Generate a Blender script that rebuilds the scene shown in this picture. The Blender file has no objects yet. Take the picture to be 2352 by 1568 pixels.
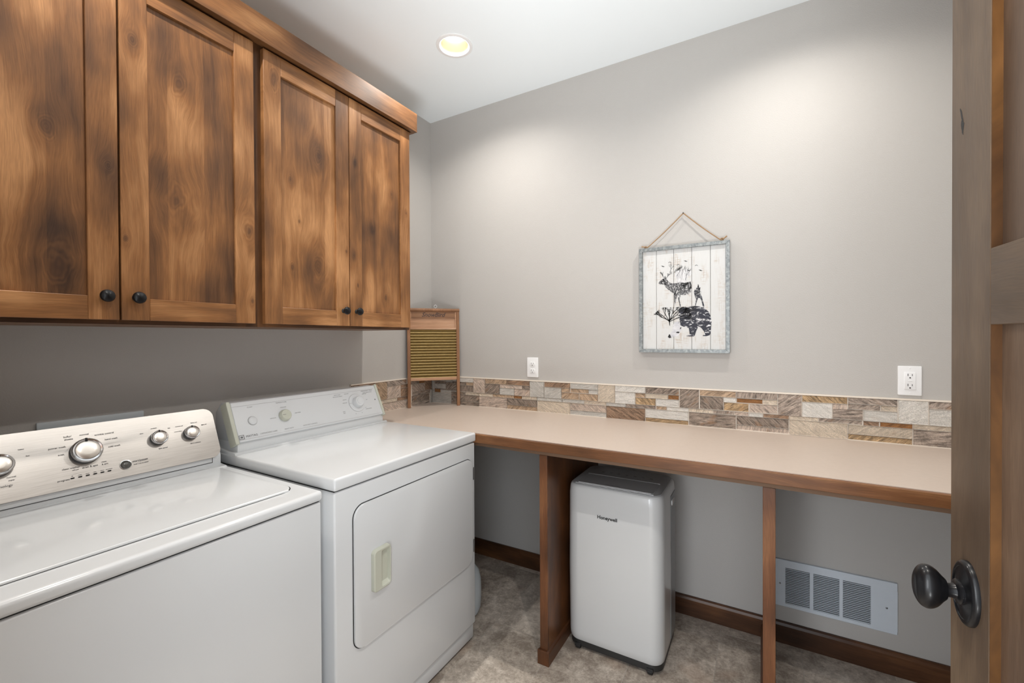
import bpy, bmesh, math, random
from mathutils import Vector, Matrix
R = math.radians
sc = bpy.context.scene
COL = sc.collection

# ------------------------------------------------------------------ camera, world, exposure, big lights
cam = bpy.data.cameras.new('camera'); cam_o = bpy.data.objects.new('camera', cam); COL.objects.link(cam_o)
YAW, PITCH, ROLL = R(29.953), R(-0.4518), R(-0.2742)
fw = Vector((-math.sin(YAW)*math.cos(PITCH), math.cos(YAW)*math.cos(PITCH), math.sin(PITCH)))
rt = Vector((math.cos(YAW), math.sin(YAW), 0)); up = rt.cross(fw)
r2 = rt*math.cos(ROLL)+up*math.sin(ROLL); u2 = up*math.cos(ROLL)-rt*math.sin(ROLL)
m = Matrix((r2, u2, -fw)).transposed().to_4x4(); m.translation = Vector((1.893, -2.2232, 1.3285))
cam_o.matrix_world = m
cam.sensor_width = 36; cam.lens = 36*998.41/2352; cam.clip_start = .02
sc.camera = cam_o

sc.view_settings.view_transform = 'Standard'; sc.view_settings.look = 'None'
sc.view_settings.gamma = 1; sc.view_settings.use_curve_mapping = False
sc.view_settings.exposure = EXPOSURE = 0.52

w = bpy.data.worlds.new('world'); sc.world = w; w.use_nodes = True
bg = w.node_tree.nodes['Background']; bg.inputs[0].default_value = (.90, .95, 1, 1); bg.inputs[1].default_value = WORLD = 2.3

def area(name, loc, rot, sx, sy, power, col):
    l = bpy.data.lights.new(name, 'AREA'); l.shape = 'RECTANGLE'; l.size = sx; l.size_y = sy; l.energy = power; l.color = col
    o = bpy.data.objects.new(name, l); COL.objects.link(o); o.location = loc; o.rotation_euler = rot
    return o
# daylight of the hall outside the open doorway, then an added ceiling fill
area('hall_daylight', (1.40, -3.1, 1.15), (R(92), 0, R(-7)), .35, 1.1, 9, (.95, .975, 1))
l_ = area('added_ceiling_fill', (2.0, -2.85, .06), Vector((-.95, 1.45, 2.9)).to_track_quat('-Z', 'Y').to_euler(), 1.1, .8, 35, (.96, .985, 1)); l_.data.spread = R(86)  # added lamp, aimed up through the doorway to brighten the ceiling
CAN_POWER = 29.0        # watts of each recessed lamp
CAN_COLOR = (1.0, .948, .88)
CANS = [(.602, -.527), (2.0, -.527), (.602, -1.74), (2.0, -1.74)]

# ------------------------------------------------------------------ helpers
ORG = {}
def empty(name, loc, label=None, cat=None, group=None, kind=None):
    o = bpy.data.objects.new(name, None); COL.objects.link(o); o.location = loc; o.empty_display_size = .05
    ORG[o.name] = Vector(loc)
    if label: o['label'] = label
    if cat: o['category'] = cat
    if group: o['group'] = group
    if kind: o['kind'] = kind
    return o
def obj(name, bm, mat, parent=None, smooth=False, label=None, cat=None, kind=None, org=None, autos=None):
    """links a bmesh (built in world coordinates) as one mesh object"""
    me = bpy.data.meshes.new(name)
    if isinstance(bm, list):
        b0 = bm[0]
        for b in bm[1:]:
            t = bpy.data.meshes.new('t'); b.to_mesh(t); b0.from_mesh(t); bpy.data.meshes.remove(t); b.free()
        bm = b0
    if parent is not None: L = ORG[parent.name]
    elif org is not None: L = Vector(org)
    else: L = Vector((0, 0, 0))
    bmesh.ops.translate(bm, verts=bm.verts, vec=-L)
    bm.normal_update(); bm.to_mesh(me); bm.free()
    mats = mat if isinstance(mat, (list, tuple)) else [mat]
    for q in mats: me.materials.append(q)
    if smooth:
        for p in me.polygons: p.use_smooth = True
        if hasattr(me, 'set_sharp_from_angle'): me.set_sharp_from_angle(angle=R(autos or 35))
    o = bpy.data.objects.new(name, me); COL.objects.link(o)
    if parent is not None: o.parent = parent; ORG[o.name] = L
    else: o.location = L; ORG[o.name] = L
    if label: o['label'] = label
    if cat: o['category'] = cat
    if kind: o['kind'] = kind
    return o
def box(x0, x1, y0, y1, z0, z1, bev=0, seg=2, bm=None, M=None, mi=0):
    b = bmesh.new()
    r = bmesh.ops.create_cube(b, size=1)
    for v in b.verts: v.co = Vector(((x0+x1)/2+v.co.x*(x1-x0), (y0+y1)/2+v.co.y*(y1-y0), (z0+z1)/2+v.co.z*(z1-z0)))
    if bev: bmesh.ops.bevel(b, geom=list(b.edges), offset=bev, segments=seg, affect='EDGES', profile=.5)
    if M is not None: b.transform(M)
    for f in b.faces: f.material_index = mi
    if bm is None: return b
    t = bpy.data.meshes.new('t'); b.to_mesh(t); bm.from_mesh(t); bpy.data.meshes.remove(t); b.free(); return bm
def rrpts(w, h, r, n=6):
    P = []
    for cx, cy, a0 in ((w/2-r, h/2-r, 0), (-w/2+r, h/2-r, 90), (-w/2+r, -h/2+r, 180), (w/2-r, -h/2+r, 270)):
        for i in range(n+1):
            a = R(a0+90*i/n); P.append((cx+r*math.cos(a), cy+r*math.sin(a)))
    return P
def prism(pts, t, M=None, bev=0, seg=2, bev_bottom=False):
    """pts: outline in local XY, extruded z 0..t, rims bevelled"""
    b = bmesh.new()
    lo = [b.verts.new((x, y, 0)) for x, y in pts]; hi = [b.verts.new((x, y, t)) for x, y in pts]
    n = len(pts)
    fb = b.faces.new(lo[::-1]); ft = b.faces.new(hi)
    for i in range(n): b.faces.new((lo[i], lo[(i+1) % n], hi[(i+1) % n], hi[i]))
    if bev:
        e = list(ft.edges)+(list(fb.edges) if bev_bottom else [])
        bmesh.ops.bevel(b, geom=e, offset=bev, segments=seg, affect='EDGES', profile=.5)
    if M is not None: b.transform(M)
    bmesh.ops.recalc_face_normals(b, faces=b.faces)
    return b
def frame_m(o, ex, ey):
    ex = Vector(ex).normalized(); ey = Vector(ey).normalized(); ez = ex.cross(ey)
    M = Matrix((ex, ey, ez)).transposed().to_4x4(); M.translation = Vector(o); return M
def lathe(prof, M=None, seg=32, sy=1.0):
    b = bmesh.new(); rings = []
    for r_, z in prof:
        rings.append([b.verts.new((max(r_, 1e-5)*math.cos(2*math.pi*i/seg), sy*max(r_, 1e-5)*math.sin(2*math.pi*i/seg), z)) for i in range(seg)])
    for a, c in zip(rings, rings[1:]):
        for i in range(seg): b.faces.new((a[i], a[(i+1) % seg], c[(i+1) % seg], c[i]))
    if prof[0][0] > 1e-4: b.faces.new(rings[0][::-1])
    if prof[-1][0] > 1e-4: b.faces.new(rings[-1])
    bmesh.ops.remove_doubles(b, verts=b.verts, dist=1e-6)
    if M is not None: b.transform(M)
    bmesh.ops.recalc_face_normals(b, faces=b.faces)
    return b
def smooth_prof(p, k=5):
    out = []
    for i in range(len(p)-1):
        a, b_, c, d_ = p[max(i-1, 0)], p[i], p[i+1], p[min(i+2, len(p)-1)]
        for j in range(k):
            t_ = j/k
            out.append(tuple(max(0, .5*((2*b_[q])+(-a[q]+c[q])*t_+(2*a[q]-5*b_[q]+4*c[q]-d_[q])*t_*t_+(-a[q]+3*b_[q]-3*c[q]+d_[q])*t_**3)) for q in (0, 1)))
    return out+[p[-1]]
def tube(path, r_, seg=8, closed=False):
    b = bmesh.new(); rings = []; path = [Vector(p) for p in path]; n = len(path)
    for i, p in enumerate(path):
        d = (path[min(i+1, n-1)]-path[max(i-1, 0)]).normalized()
        a = d.cross(Vector((0, 0, 1)) if abs(d.z) < .9 else Vector((1, 0, 0))).normalized(); c = d.cross(a)
        rr = r_[i] if isinstance(r_, (list, tuple)) else r_
        rings.append([b.verts.new(p+a*rr*math.cos(2*math.pi*k/seg)+c*rr*math.sin(2*math.pi*k/seg)) for k in range(seg)])
    for A, B in zip(rings, rings[1:]):
        for k in range(seg): b.faces.new((A[k], A[(k+1) % seg], B[(k+1) % seg], B[k]))
    b.faces.new(rings[0][::-1]); b.faces.new(rings[-1])
    bmesh.ops.recalc_face_normals(b, faces=b.faces); return b
def sweep_y(prof, y0, y1, bev=0, seg=2):
    """closed profile in (x,z) extruded along y"""
    b = bmesh.new()
    A = [b.verts.new((x, y0, z)) for x, z in prof]; B = [b.verts.new((x, y1, z)) for x, z in prof]; n = len(prof)
    b.faces.new(A); b.faces.new(B[::-1])
    for i in range(n): b.faces.new((A[i], B[i], B[(i+1) % n], A[(i+1) % n]))
    bmesh.ops.recalc_face_normals(b, faces=b.faces)
    if bev: bmesh.ops.bevel(b, geom=list(b.edges), offset=bev, segments=seg, affect='EDGES', profile=.5)
    return b
def text_bm(items, off=0):
    """items: (string, size, matrix, align, shear) -> one flat bmesh lying in the local xy planes"""
    out = bmesh.new()
    for s, size, M, al, sh in items:
        c = bpy.data.curves.new('t', 'FONT'); c.body = s; c.size = size; c.align_x = al; c.align_y = 'CENTER'; c.shear = sh
        c.extrude = .0002; c.offset = off; c.resolution_u = 3
        o = bpy.data.objects.new('t', c); COL.objects.link(o)
        bpy.context.view_layer.update()
        me = bpy.data.meshes.new_from_object(o.evaluated_get(bpy.context.evaluated_depsgraph_get()))
        b = bmesh.new(); b.from_mesh(me); b.transform(M)
        t = bpy.data.meshes.new('t'); b.to_mesh(t); out.from_mesh(t); b.free()
        bpy.data.meshes.remove(t); bpy.data.meshes.remove(me); bpy.data.objects.remove(o); bpy.data.curves.remove(c)
    return out

# ------------------------------------------------------------------ materials
class NT:
    def __init__(s, name):
        s.m = bpy.data.materials.new(name); s.m.use_nodes = True; s.t = s.m.node_tree
        s.b = s.t.nodes['Principled BSDF']
    def n(s, typ, **k):
        q = s.t.nodes.new(typ)
        for a, v in k.items(): setattr(q, a, v)
        return q
    def l(s, a, b): s.t.links.new(a, b)
    def put(s, sock, v):
        if isinstance(v, bpy.types.NodeSocket): s.l(v, sock)
        else: sock.default_value = v
    def math(s, op, a, b=None, c=None, clamp=False):
        q = s.n('ShaderNodeMath', operation=op, use_clamp=clamp); s.put(q.inputs[0], a)
        if b is not None: s.put(q.inputs[1], b)
        if c is not None: s.put(q.inputs[2], c)
        return q.outputs[0]
    def vmath(s, op, a, b=None):
        q = s.n('ShaderNodeVectorMath', operation=op); s.put(q.inputs[0], a)
        if b is not None: s.put(q.inputs[1], b)
        return q.outputs['Value'] if op in ('LENGTH', 'DOT_PRODUCT', 'DISTANCE') else q.outputs[0]
    def noise(s, vec, scale=1, detail=2, rough=.5, dist=0):
        q = s.n('ShaderNodeTexNoise'); s.put(q.inputs['Vector'], vec); q.inputs['Scale'].default_value = scale
        q.inputs['Detail'].default_value = detail; q.inputs['Roughness'].default_value = rough; q.inputs['Distortion'].default_value = dist
        return q.outputs['Fac']
    def comb(s, x, y, z=0):
        q = s.n('ShaderNodeCombineXYZ'); s.put(q.inputs[0], x); s.put(q.inputs[1], y); s.put(q.inputs[2], z); return q.outputs[0]
    def sep(s, v):
        q = s.n('ShaderNodeSeparateXYZ'); s.put(q.inputs[0], v); return q.outputs
    def ramp(s, f, stops, mode='LINEAR'):
        q = s.n('ShaderNodeValToRGB'); q.color_ramp.interpolation = mode; e = q.color_ramp.elements
        while len(e) < len(stops): e.new(.5)
        for a, (p, c) in zip(e, stops): a.position = p; a.color = (*c, 1)
        s.put(q.inputs[0], f); return q.outputs[0]
    def mix(s, f, a, b, mode='MIX'):
        q = s.n('ShaderNodeMix', data_type='RGBA', blend_type=mode); s.put(q.inputs[0], f)
        s.put(q.inputs[6], a if isinstance(a, bpy.types.NodeSocket) else (*a, 1)); s.put(q.inputs[7], b if isinstance(b, bpy.types.NodeSocket) else (*b, 1))
        return q.outputs[2]
    def mr(s, v, a, b, c=0, d=1, t='SMOOTHSTEP'):
        q = s.n('ShaderNodeMapRange', interpolation_type=t); s.put(q.inputs[0], v)
        for i, x in enumerate((a, b, c, d)): q.inputs[i+1].default_value = x
        return q.outputs[0]
    def bump(s, h, strength=.2, dist=.001):
        q = s.n('ShaderNodeBump'); q.inputs['Strength'].default_value = strength; q.inputs['Distance'].default_value = dist
        s.l(h, q.inputs['Height']); s.l(q.outputs[0], s.b.inputs['Normal'])
    def objc(s): return s.n('ShaderNodeTexCoord').outputs['Object']
    def set(s, col=None, rough=None, metal=None, spec=None, coat=None, coat_r=None):
        I = s.b.inputs
        if col is not None: s.put(I['Base Color'], col if isinstance(col, bpy.types.NodeSocket) else (*col, 1))
        if rough is not None: s.put(I['Roughness'], rough)
        if metal is not None: I['Metallic'].default_value = metal
        if spec is not None: I['Specular IOR Level'].default_value = spec
        if coat is not None: I['Coat Weight'].default_value = coat
        if coat_r is not None: I['Coat Roughness'].default_value = coat_r
        return s.m
def hexc(r_, g, b_):
    f = lambda c: (c/255/12.92 if c/255 <= .04045 else ((c/255+.055)/1.055)**2.4)
    return (f(r_), f(g), f(b_))
def plain(name, col, rough=.5, metal=0, coat=0, noise=0, nscale=30, bump=0, bscale=200):
    t = NT(name)
    if noise:
        f = t.noise(t.objc(), nscale, 3)
        c = t.mix(f, tuple(q*(1-noise) for q in col), tuple(min(1, q*(1+noise)) for q in col)); t.set(c, rough, metal, coat=coat)
    else: t.set(col, rough, metal, coat=coat)
    if bump: t.bump(t.noise(t.objc(), bscale, 2), bump, .001)
    return t.m
_wn = [0]
def wood(name, axis='z', seed=0., tone=1.0, knots=(), org=(0, 0, 0), face='x', dark=(.055, .027, .015), mid=(.255, .112, .040), light=(.47, .235, .098),
         rough=.38, bias=0.0, cont=.92, boards=0.0):
    """stained knotty timber; face = axis pointing out of the board, knots in world (across, along, radius)"""
    t = NT(name); P = t.sep(t.objc()); ix = {'x': 0, 'y': 1, 'z': 2}
    al = ix[axis]; fa = ix[face]; ac = 3-al-fa
    across, along, dep = P[ac], P[al], P[fa]
    base = t.comb(across, along, t.math('ADD', dep, seed))
    w1 = t.noise(t.vmath('MULTIPLY', base, (5, 1.3, 1)), 1, 2)
    w2 = t.noise(t.vmath('MULTIPLY', base, (26, 13, 1)), 1, 2)
    u = t.math('MULTIPLY_ADD', w1, .10, across)
    kd = None; ring = None
    for k in knots:
        ka, kl, kr = k[0]-org[ac], k[1]-org[al], k[2]
        dx = t.math('SUBTRACT', across, ka)
        d = t.vmath('LENGTH', t.comb(dx, t.math('MULTIPLY', t.math('SUBTRACT', along, kl), .55), 0))
        d = t.math('ADD', d, t.math('MULTIPLY', t.math('SUBTRACT', w2, .5), kr*2.0))
        g = t.mr(d, 0, kr*4.5, .9, 0)
        u = t.math('SUBTRACT', u, t.math('MULTIPLY', dx, g))
        c = t.mr(d, kr*.15, kr*1.0, 1, 0)
        h = t.math('MULTIPLY', t.mr(d, kr*.6, kr*3.6, 1, 0), t.mr(w2, .35, .65, .3, 1))
        q = t.math('MULTIPLY', t.math('SINE', t.math('MULTIPLY', d, 6.28/(kr*.42))), t.mr(d, kr*.5, kr*1.7, .028, 0))
        kd = c if kd is None else t.math('MAXIMUM', kd, c)
        e = t.math('SUBTRACT', q, t.math('MULTIPLY', h, .10))
        ring = e if ring is None else t.math('ADD', ring, e)
    grain = t.noise(t.comb(t.math('MULTIPLY', u, 75), t.math('MULTIPLY', along, 1.4), seed), 1, 3, .6)
    fine = t.noise(t.comb(t.math('MULTIPLY', u, 520), t.math('MULTIPLY', along, 22), seed), 1, 2, .6)
    broad = t.noise(t.comb(t.math('MULTIPLY', u, 11), t.math('MULTIPLY', along, 1.9), seed*1.7+3), 1, 3, .55)
    blot = t.noise(t.comb(t.math('MULTIPLY', across, 7), t.math('MULTIPLY', along, 3.6), seed*2.3+9), 1, 2, .5)
    f = t.math('ADD', t.math('MULTIPLY', broad, .50), t.math('MULTIPLY', grain, .20))
    f = t.math('ADD', f, t.math('MULTIPLY', blot, .62))
    f = t.math('ADD', f, -.14+bias)
    f = t.math('ADD', t.math('MULTIPLY', t.math('SUBTRACT', f, .5), cont), .5)
    if ring is not None: f = t.math('ADD', f, ring)
    if boards:
        wn = t.n('ShaderNodeTexWhiteNoise', noise_dimensions='1D'); t.l(t.math('FLOOR', t.math('DIVIDE', t.math('ADD', across, seed), boards)), wn.inputs['W'])
        f = t.math('ADD', f, t.math('MULTIPLY', t.math('SUBTRACT', wn.outputs['Value'], .5), .08))
    col = t.ramp(f, [(.30, dark), (.44, tuple((a+b)/2 for a, b in zip(dark, mid))), (.54, mid), (.68, light)])
    fi = t.mr(fine, .3, .7, .80, 1.12, 'LINEAR')
    sat = t.mix(1, col, t.comb(fi, fi, fi), 'MULTIPLY')
    if kd is not None:
        sat = t.mix(t.math('MULTIPLY', kd, .62), sat, (.060, .028, .015))
    if tone != 1: sat = t.mix(1, sat, (tone, tone, tone), 'MULTIPLY')
    t.set(sat, t.mr(grain, .2, .8, rough-.05, rough+.08, 'LINEAR'), spec=.30, coat=.06, coat_r=.25)
    t.bump(fine, .08, .0006)
    return t.m

M_wall = plain('wall_paint', (.480, .463, .443), .62, noise=.02, nscale=3, bump=.8, bscale=230)
M_ceil = plain('ceiling_paint', (.83, .88, .905), .8, bump=.15, bscale=120)
M_white = plain('white_enamel', (.70, .722, .74), .20, coat=.3)
M_white2 = plain('white_plastic', (.70, .72, .74), .38)
M_cream = plain('aged_cream_plastic', (.56, .575, .49), .4)
M_black = plain('black_rubber', (.012, .012, .012), .6)
M_gap = plain('dark_gap', (.02, .02, .02), .8)
M_bronze = NT('oil_rubbed_bronze').set((.006, .006, .007), .30, 0, spec=.28, coat=.12, coat_r=.08)
M_chrome = NT('chrome').set((.75, .76, .78), .12, 1)
M_ink = plain('grey_print', (.14, .14, .145), .5)
M_ink2 = plain('pale_grey_print', (.46, .465, .47), .5)
M_lamin = plain('beige_laminate', (.55, .46, .395), .36, noise=.05, nscale=60)
M_outlet = plain('outlet_white', (.86, .87, .88), .3)
M_plate = plain('pale_blue_grey_plastic', (.60, .66, .70), .45)
M_heater = plain('heater_enamel', (.64, .70, .77), .4, noise=.03)
def stainless():
    t = NT('brushed_stainless'); P = t.sep(t.objc())
    f = t.noise(t.comb(t.math('MULTIPLY', P[0], 700), t.math('MULTIPLY', P[1], 14), t.math('MULTIPLY', P[2], 700)), 1, 3, .6)
    c = t.ramp(f, [(.3, (.47, .445, .42)), (.7, (.60, .575, .55))])
    t.set(c, t.mr(f, .3, .7, .30, .42, 'LINEAR'), 1); t.b.inputs['Anisotropic'].default_value = .5
    return t.m
M_steel = stainless()
# ------------------------------------------------------------------ the room
W_X, F_Y, H = 2.62, -2.14, 2.743
def floor_mat():
    t = NT('stone_look_vinyl_tile'); P = t.sep(t.objc()); X, Y = P[0], P[1]
    cx = t.math('DIVIDE', t.math('SUBTRACT', X, .81), .306); ci = t.math('FLOOR', cx); cf = t.math('FRACT', cx)
    ry = t.math('ADD', t.math('DIVIDE', t.math('SUBTRACT', Y, -.51), .61), t.math('MULTIPLY', ci, -.238)); ri = t.math('FLOOR', ry); rf = t.math('FRACT', ry)
    dx = t.math('MULTIPLY', t.math('MINIMUM', cf, t.math('SUBTRACT', 1, cf)), .306)
    dy = t.math('MULTIPLY', t.math('MINIMUM', rf, t.math('SUBTRACT', 1, rf)), .61)
    joint = t.mr(t.math('MINIMUM', dx, dy), .0006, .0020, 1, 0)
    wn = t.n('ShaderNodeTexWhiteNoise', noise_dimensions='3D'); t.l(t.comb(ci, ri, 0), wn.inputs['Vector'])
    v = wn.outputs['Value']
    q = t.vmath('ADD', t.objc(), t.vmath('MULTIPLY', wn.outputs['Color'], (9, 9, 9)))
    a = t.noise(q, 3.2, 4, .6, .6); b = t.noise(q, 19, 5, .74, .2); c = t.noise(q, 110, 3, .7)
    f = t.math('ADD', t.math('ADD', t.math('MULTIPLY', a, .38), t.math('MULTIPLY', b, .52)), t.math('MULTIPLY', c, .22))
    f = t.math('ADD', f, t.math('MULTIPLY_ADD', t.math('SUBTRACT', v, .5), .12, -.055))
    col = t.ramp(f, [(.38, (.27, .225, .185)), (.48, (.45, .39, .33)), (.57, (.64, .57, .495)), (.68, (.80, .73, .65))])
    warm = t.mr(t.noise(q, 5, 2), .58, .72, 0, .35)
    col = t.mix(warm, col, (.42, .30, .22))
    col = t.mix(t.math('MULTIPLY', joint, .55), col, (.42, .39, .35))
    t.set(col, t.mr(b, .2, .8, .38, .6, 'LINEAR'), spec=.35); t.bump(b, .12, .0008)
    return t.m
obj('floor', box(-.1, W_X+.1, F_Y-1.6, .1, -.06, 0), floor_mat(), kind='structure')
obj('wall_left', box(-.12, 0, F_Y-.12, .12, 0, H), M_wall, kind='structure')
obj('wall_back', box(0, W_X, 0, .12, 0, H), M_wall, kind='structure')
obj('wall_right', box(W_X, W_X+.12, F_Y-.12, .12, 0, H), M_wall, kind='structure')
DX0, DX1, DH = 1.33, 2.262, 2.06
obj('wall_front', [box(0, DX0, F_Y-.12, F_Y, 0, H), box(DX1, W_X, F_Y-.12, F_Y, 0, H), box(DX0, DX1, F_Y-.12, F_Y, DH, H)], M_wall, kind='structure')
# ceiling with round openings for the recessed lamps
b = bmesh.new()
def ring_edges(vs): return [b.edges.new((vs[i], vs[(i+1) % len(vs)])) for i in range(len(vs))]
E_ = ring_edges([b.verts.new(p) for p in ((-.12, F_Y-.12, H), (W_X+.12, F_Y-.12, H), (W_X+.12, .12, H), (-.12, .12, H))])
CR = .070
for cx, cy in CANS:
    E_ += ring_edges([b.verts.new((cx+CR*math.cos(2*math.pi*i/40), cy+CR*math.sin(2*math.pi*i/40), H)) for i in range(40)])
bmesh.ops.triangle_fill(b, use_beauty=True, use_dissolve=False, edges=E_)
for f in b.faces:
    f.normal_update()
    if f.normal.z > 0: f.normal_flip()
obj('ceiling', b, M_ceil, kind='structure')
M_base = wood('dark_trim_wood', 'x', 5.1, 1, face='y', dark=(.030, .013, .007), mid=(.085, .036, .016), light=(.16, .07, .03), rough=.35)
M_base_y = wood('dark_trim_wood_y', 'y', 6.1, 1, face='x', dark=(.030, .013, .007), mid=(.085, .036, .016), light=(.16, .07, .03), rough=.35)
def prof_x(prof, x0, x1):
    b = sweep_y(prof, x0, x1); b.transform(Matrix(((0, 1, 0, 0), (1, 0, 0, 0), (0, 0, 1, 0), (0, 0, 0, 1)))); bmesh.ops.recalc_face_normals(b, faces=b.faces); return b
obj('baseboard_back', prof_x([(0, 0), (-.016, 0), (-.016, .076), (-.012, .086), (-.008, .0905), (0, .0905)], 0.016, W_X), M_base, kind='structure')
obj('baseboard_left', sweep_y([(0, 0), (.016, 0), (.016, .076), (.012, .086), (.008, .0905), (0, .0905)], F_Y, 0), M_base_y, kind='structure')
obj('baseboard_right', sweep_y([(W_X, 0), (W_X-.016, 0), (W_X-.016, .076), (W_X-.012, .086), (W_X-.008, .0905), (W_X, .0905)], F_Y, -.016), M_base_y, kind='structure')
M_jamb = wood('door_jamb_wood', 'z', 8.1, .9, face='y')
obj('trim_1', [box(DX0, DX0+.016, F_Y-.12, F_Y, 0, DH), box(DX1-.008, DX1, F_Y-.12, F_Y-.05, 0, DH), box(DX0+.016, DX1-.008, F_Y-.12, F_Y, DH-.016, DH)], M_jamb, kind='structure')

# recessed lamps
def emis(name, col, s):
    t = NT(name); t.b.inputs['Base Color'].default_value = (1, 1, 1, 1); t.b.inputs['Emission Color'].default_value = (*col, 1); t.b.inputs['Emission Strength'].default_value = s; return t.m
M_lamp = emis('lamp_lens', (1, .90, .76), 2.7)
L_can = bpy.data.lights.new('recessed_lamp_light', 'SPOT'); L_can.shadow_soft_size = .014; L_can.energy = CAN_POWER; L_can.color = CAN_COLOR; L_can.spot_size = R(152); L_can.spot_blend = 1.0
M_baffle = plain('lamp_reflector_cream', (.66, .53, .38), .45)
M_trim = plain('lamp_trim_white', (.80, .80, .80), .5)
LB = ['round recessed ceiling light glowing above the counter near the cabinets', 'recessed ceiling light above the right end of the counter',
      'recessed ceiling light above the gap in front of the washer', 'recessed ceiling light nearest the open door']
def can(cx, cy):
    t = empty('recessed_ceiling_light', (cx, cy, H), LB[0], 'ceiling light', 'recessed lights in the ceiling')
    M = Matrix.Translation((cx, cy, H))
    prof = [(.084, 0), (.0835, -.003), (.078, -.0055), (.070, -.0035), (.066, .004), (.0635, .03), (.056, .048), (.0545, .075)]
    b = lathe([(r_, z) for r_, z in prof[:5]][::1], M, 48)
    b.free()
    def shell(pr):
        b = bmesh.new(); rings = []
        for r_, z in pr: rings.append([b.verts.new((cx+r_*math.cos(2*math.pi*i/48), cy+r_*math.sin(2*math.pi*i/48), H+z)) for i in range(48)])
        for A, B in zip(rings, rings[1:]):
            for i in range(48): b.faces.new((A[i], A[(i+1) % 48], B[(i+1) % 48], B[i]))
        return b
    obj('trim_ring', shell([(.088, 0), (.0875, -.003), (.082, -.005), (.072, -.004), (.0675, 0), (.0665, .004)]), M_trim, t, True)
    obj('reflector', shell([(.0665, .004), (.064, .02), (.059, .036), (.0535, .046), (.0520, .075), (.0001, .078)]), M_baffle, t, True)
    obj('lamp_lens', lathe([(.0001, -.005), (.028, -.003), (.044, .004), (.049, .012), (.049, .03), (.0001, .03)], Matrix.Translation((cx, cy, H+.047)), 40), M_lamp, t, True)
    o = bpy.data.objects.new('lamp_light', L_can); COL.objects.link(o); o.parent = t; o.location = (0, 0, .020)
    return t
can0 = can(*CANS[0])
for i, (cx, cy) in enumerate(CANS[1:]):
    c = can0.copy(); COL.objects.link(c); c.location = (cx, cy, H); c['label'] = LB[i+1]
    for ch in list(can0.children):
        q = ch.copy(); COL.objects.link(q); q.parent = c

# ------------------------------------------------------------------ counter on two panel legs
t = empty('worktop_counter', (1.31, -.33, .8707), 'long beige laminate counter with a stained wood front edge along the back wall', 'counter')
b = box(.001, W_X-.001, -.634, -.012, .872, .9078)
obj('laminate_top', b, M_lamin, t)
M_edge = wood('counter_edge_wood', 'x', 2.3, 1, face='y', dark=(.06, .026, .011), mid=(.165, .068, .026), light=(.27, .125, .052), org=(1.31, -.33, .8707), bias=.02)
obj('wood_edge', box(.001, W_X-.001, -.6505, -.634, .8695, .9060, .0015, 2), M_edge, t)
obj('underside_board', box(.001, W_X-.001, -.631, -.012, .852, .872), plain('underside_board', (.16, .09, .05), .7), t)
M_leg = wood('panel_front_wood', 'z', 1.2, 1, face='y', dark=(.05, .021, .010), mid=(.135, .052, .021), light=(.22, .095, .040), rough=.35)
M_legs = wood('panel_side_wood', 'z', 4.4, 1, face='x', dark=(.045, .018, .008), mid=(.125, .048, .017), light=(.21, .09, .035), rough=.3, knots=[(-.45, .62, .012)])
def panel(x, lab):
    t = empty('counter_support_panel', (x, -.33, 0), lab, 'support panel', 'panels holding up the counter')
    obj('board', box(x-.0165, x+.0165, -.622, -.002, .0, .852), M_legs, t)
    obj('front_stile', box(x-.0175, x+.0175, -.634, -.622, .0, .852, .001), M_leg, t)
    pr = [(0, 0), (.0085, 0), (.0085, .048), (.0065, .056), (0, .060)]
    pts = [(x+.0165+p, q) for p, q in pr]
    b1 = sweep_y(pts, -.643, -.017); pts = [(x-.0165-p, q) for p, q in pr]; b2 = sweep_y(pts, -.643, -.017)
    b3 = box(x-.0255, x+.0255, -.6445, -.634, 0, .058, .003, 2)
    obj('foot_moulding', [b1, b2, b3], M_leg, t)
panel(1.121, 'dark stained wood panel leg under the counter beside the portable air conditioner')
panel(1.911, 'wood panel leg under the counter in front of the white wall heater')

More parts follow.
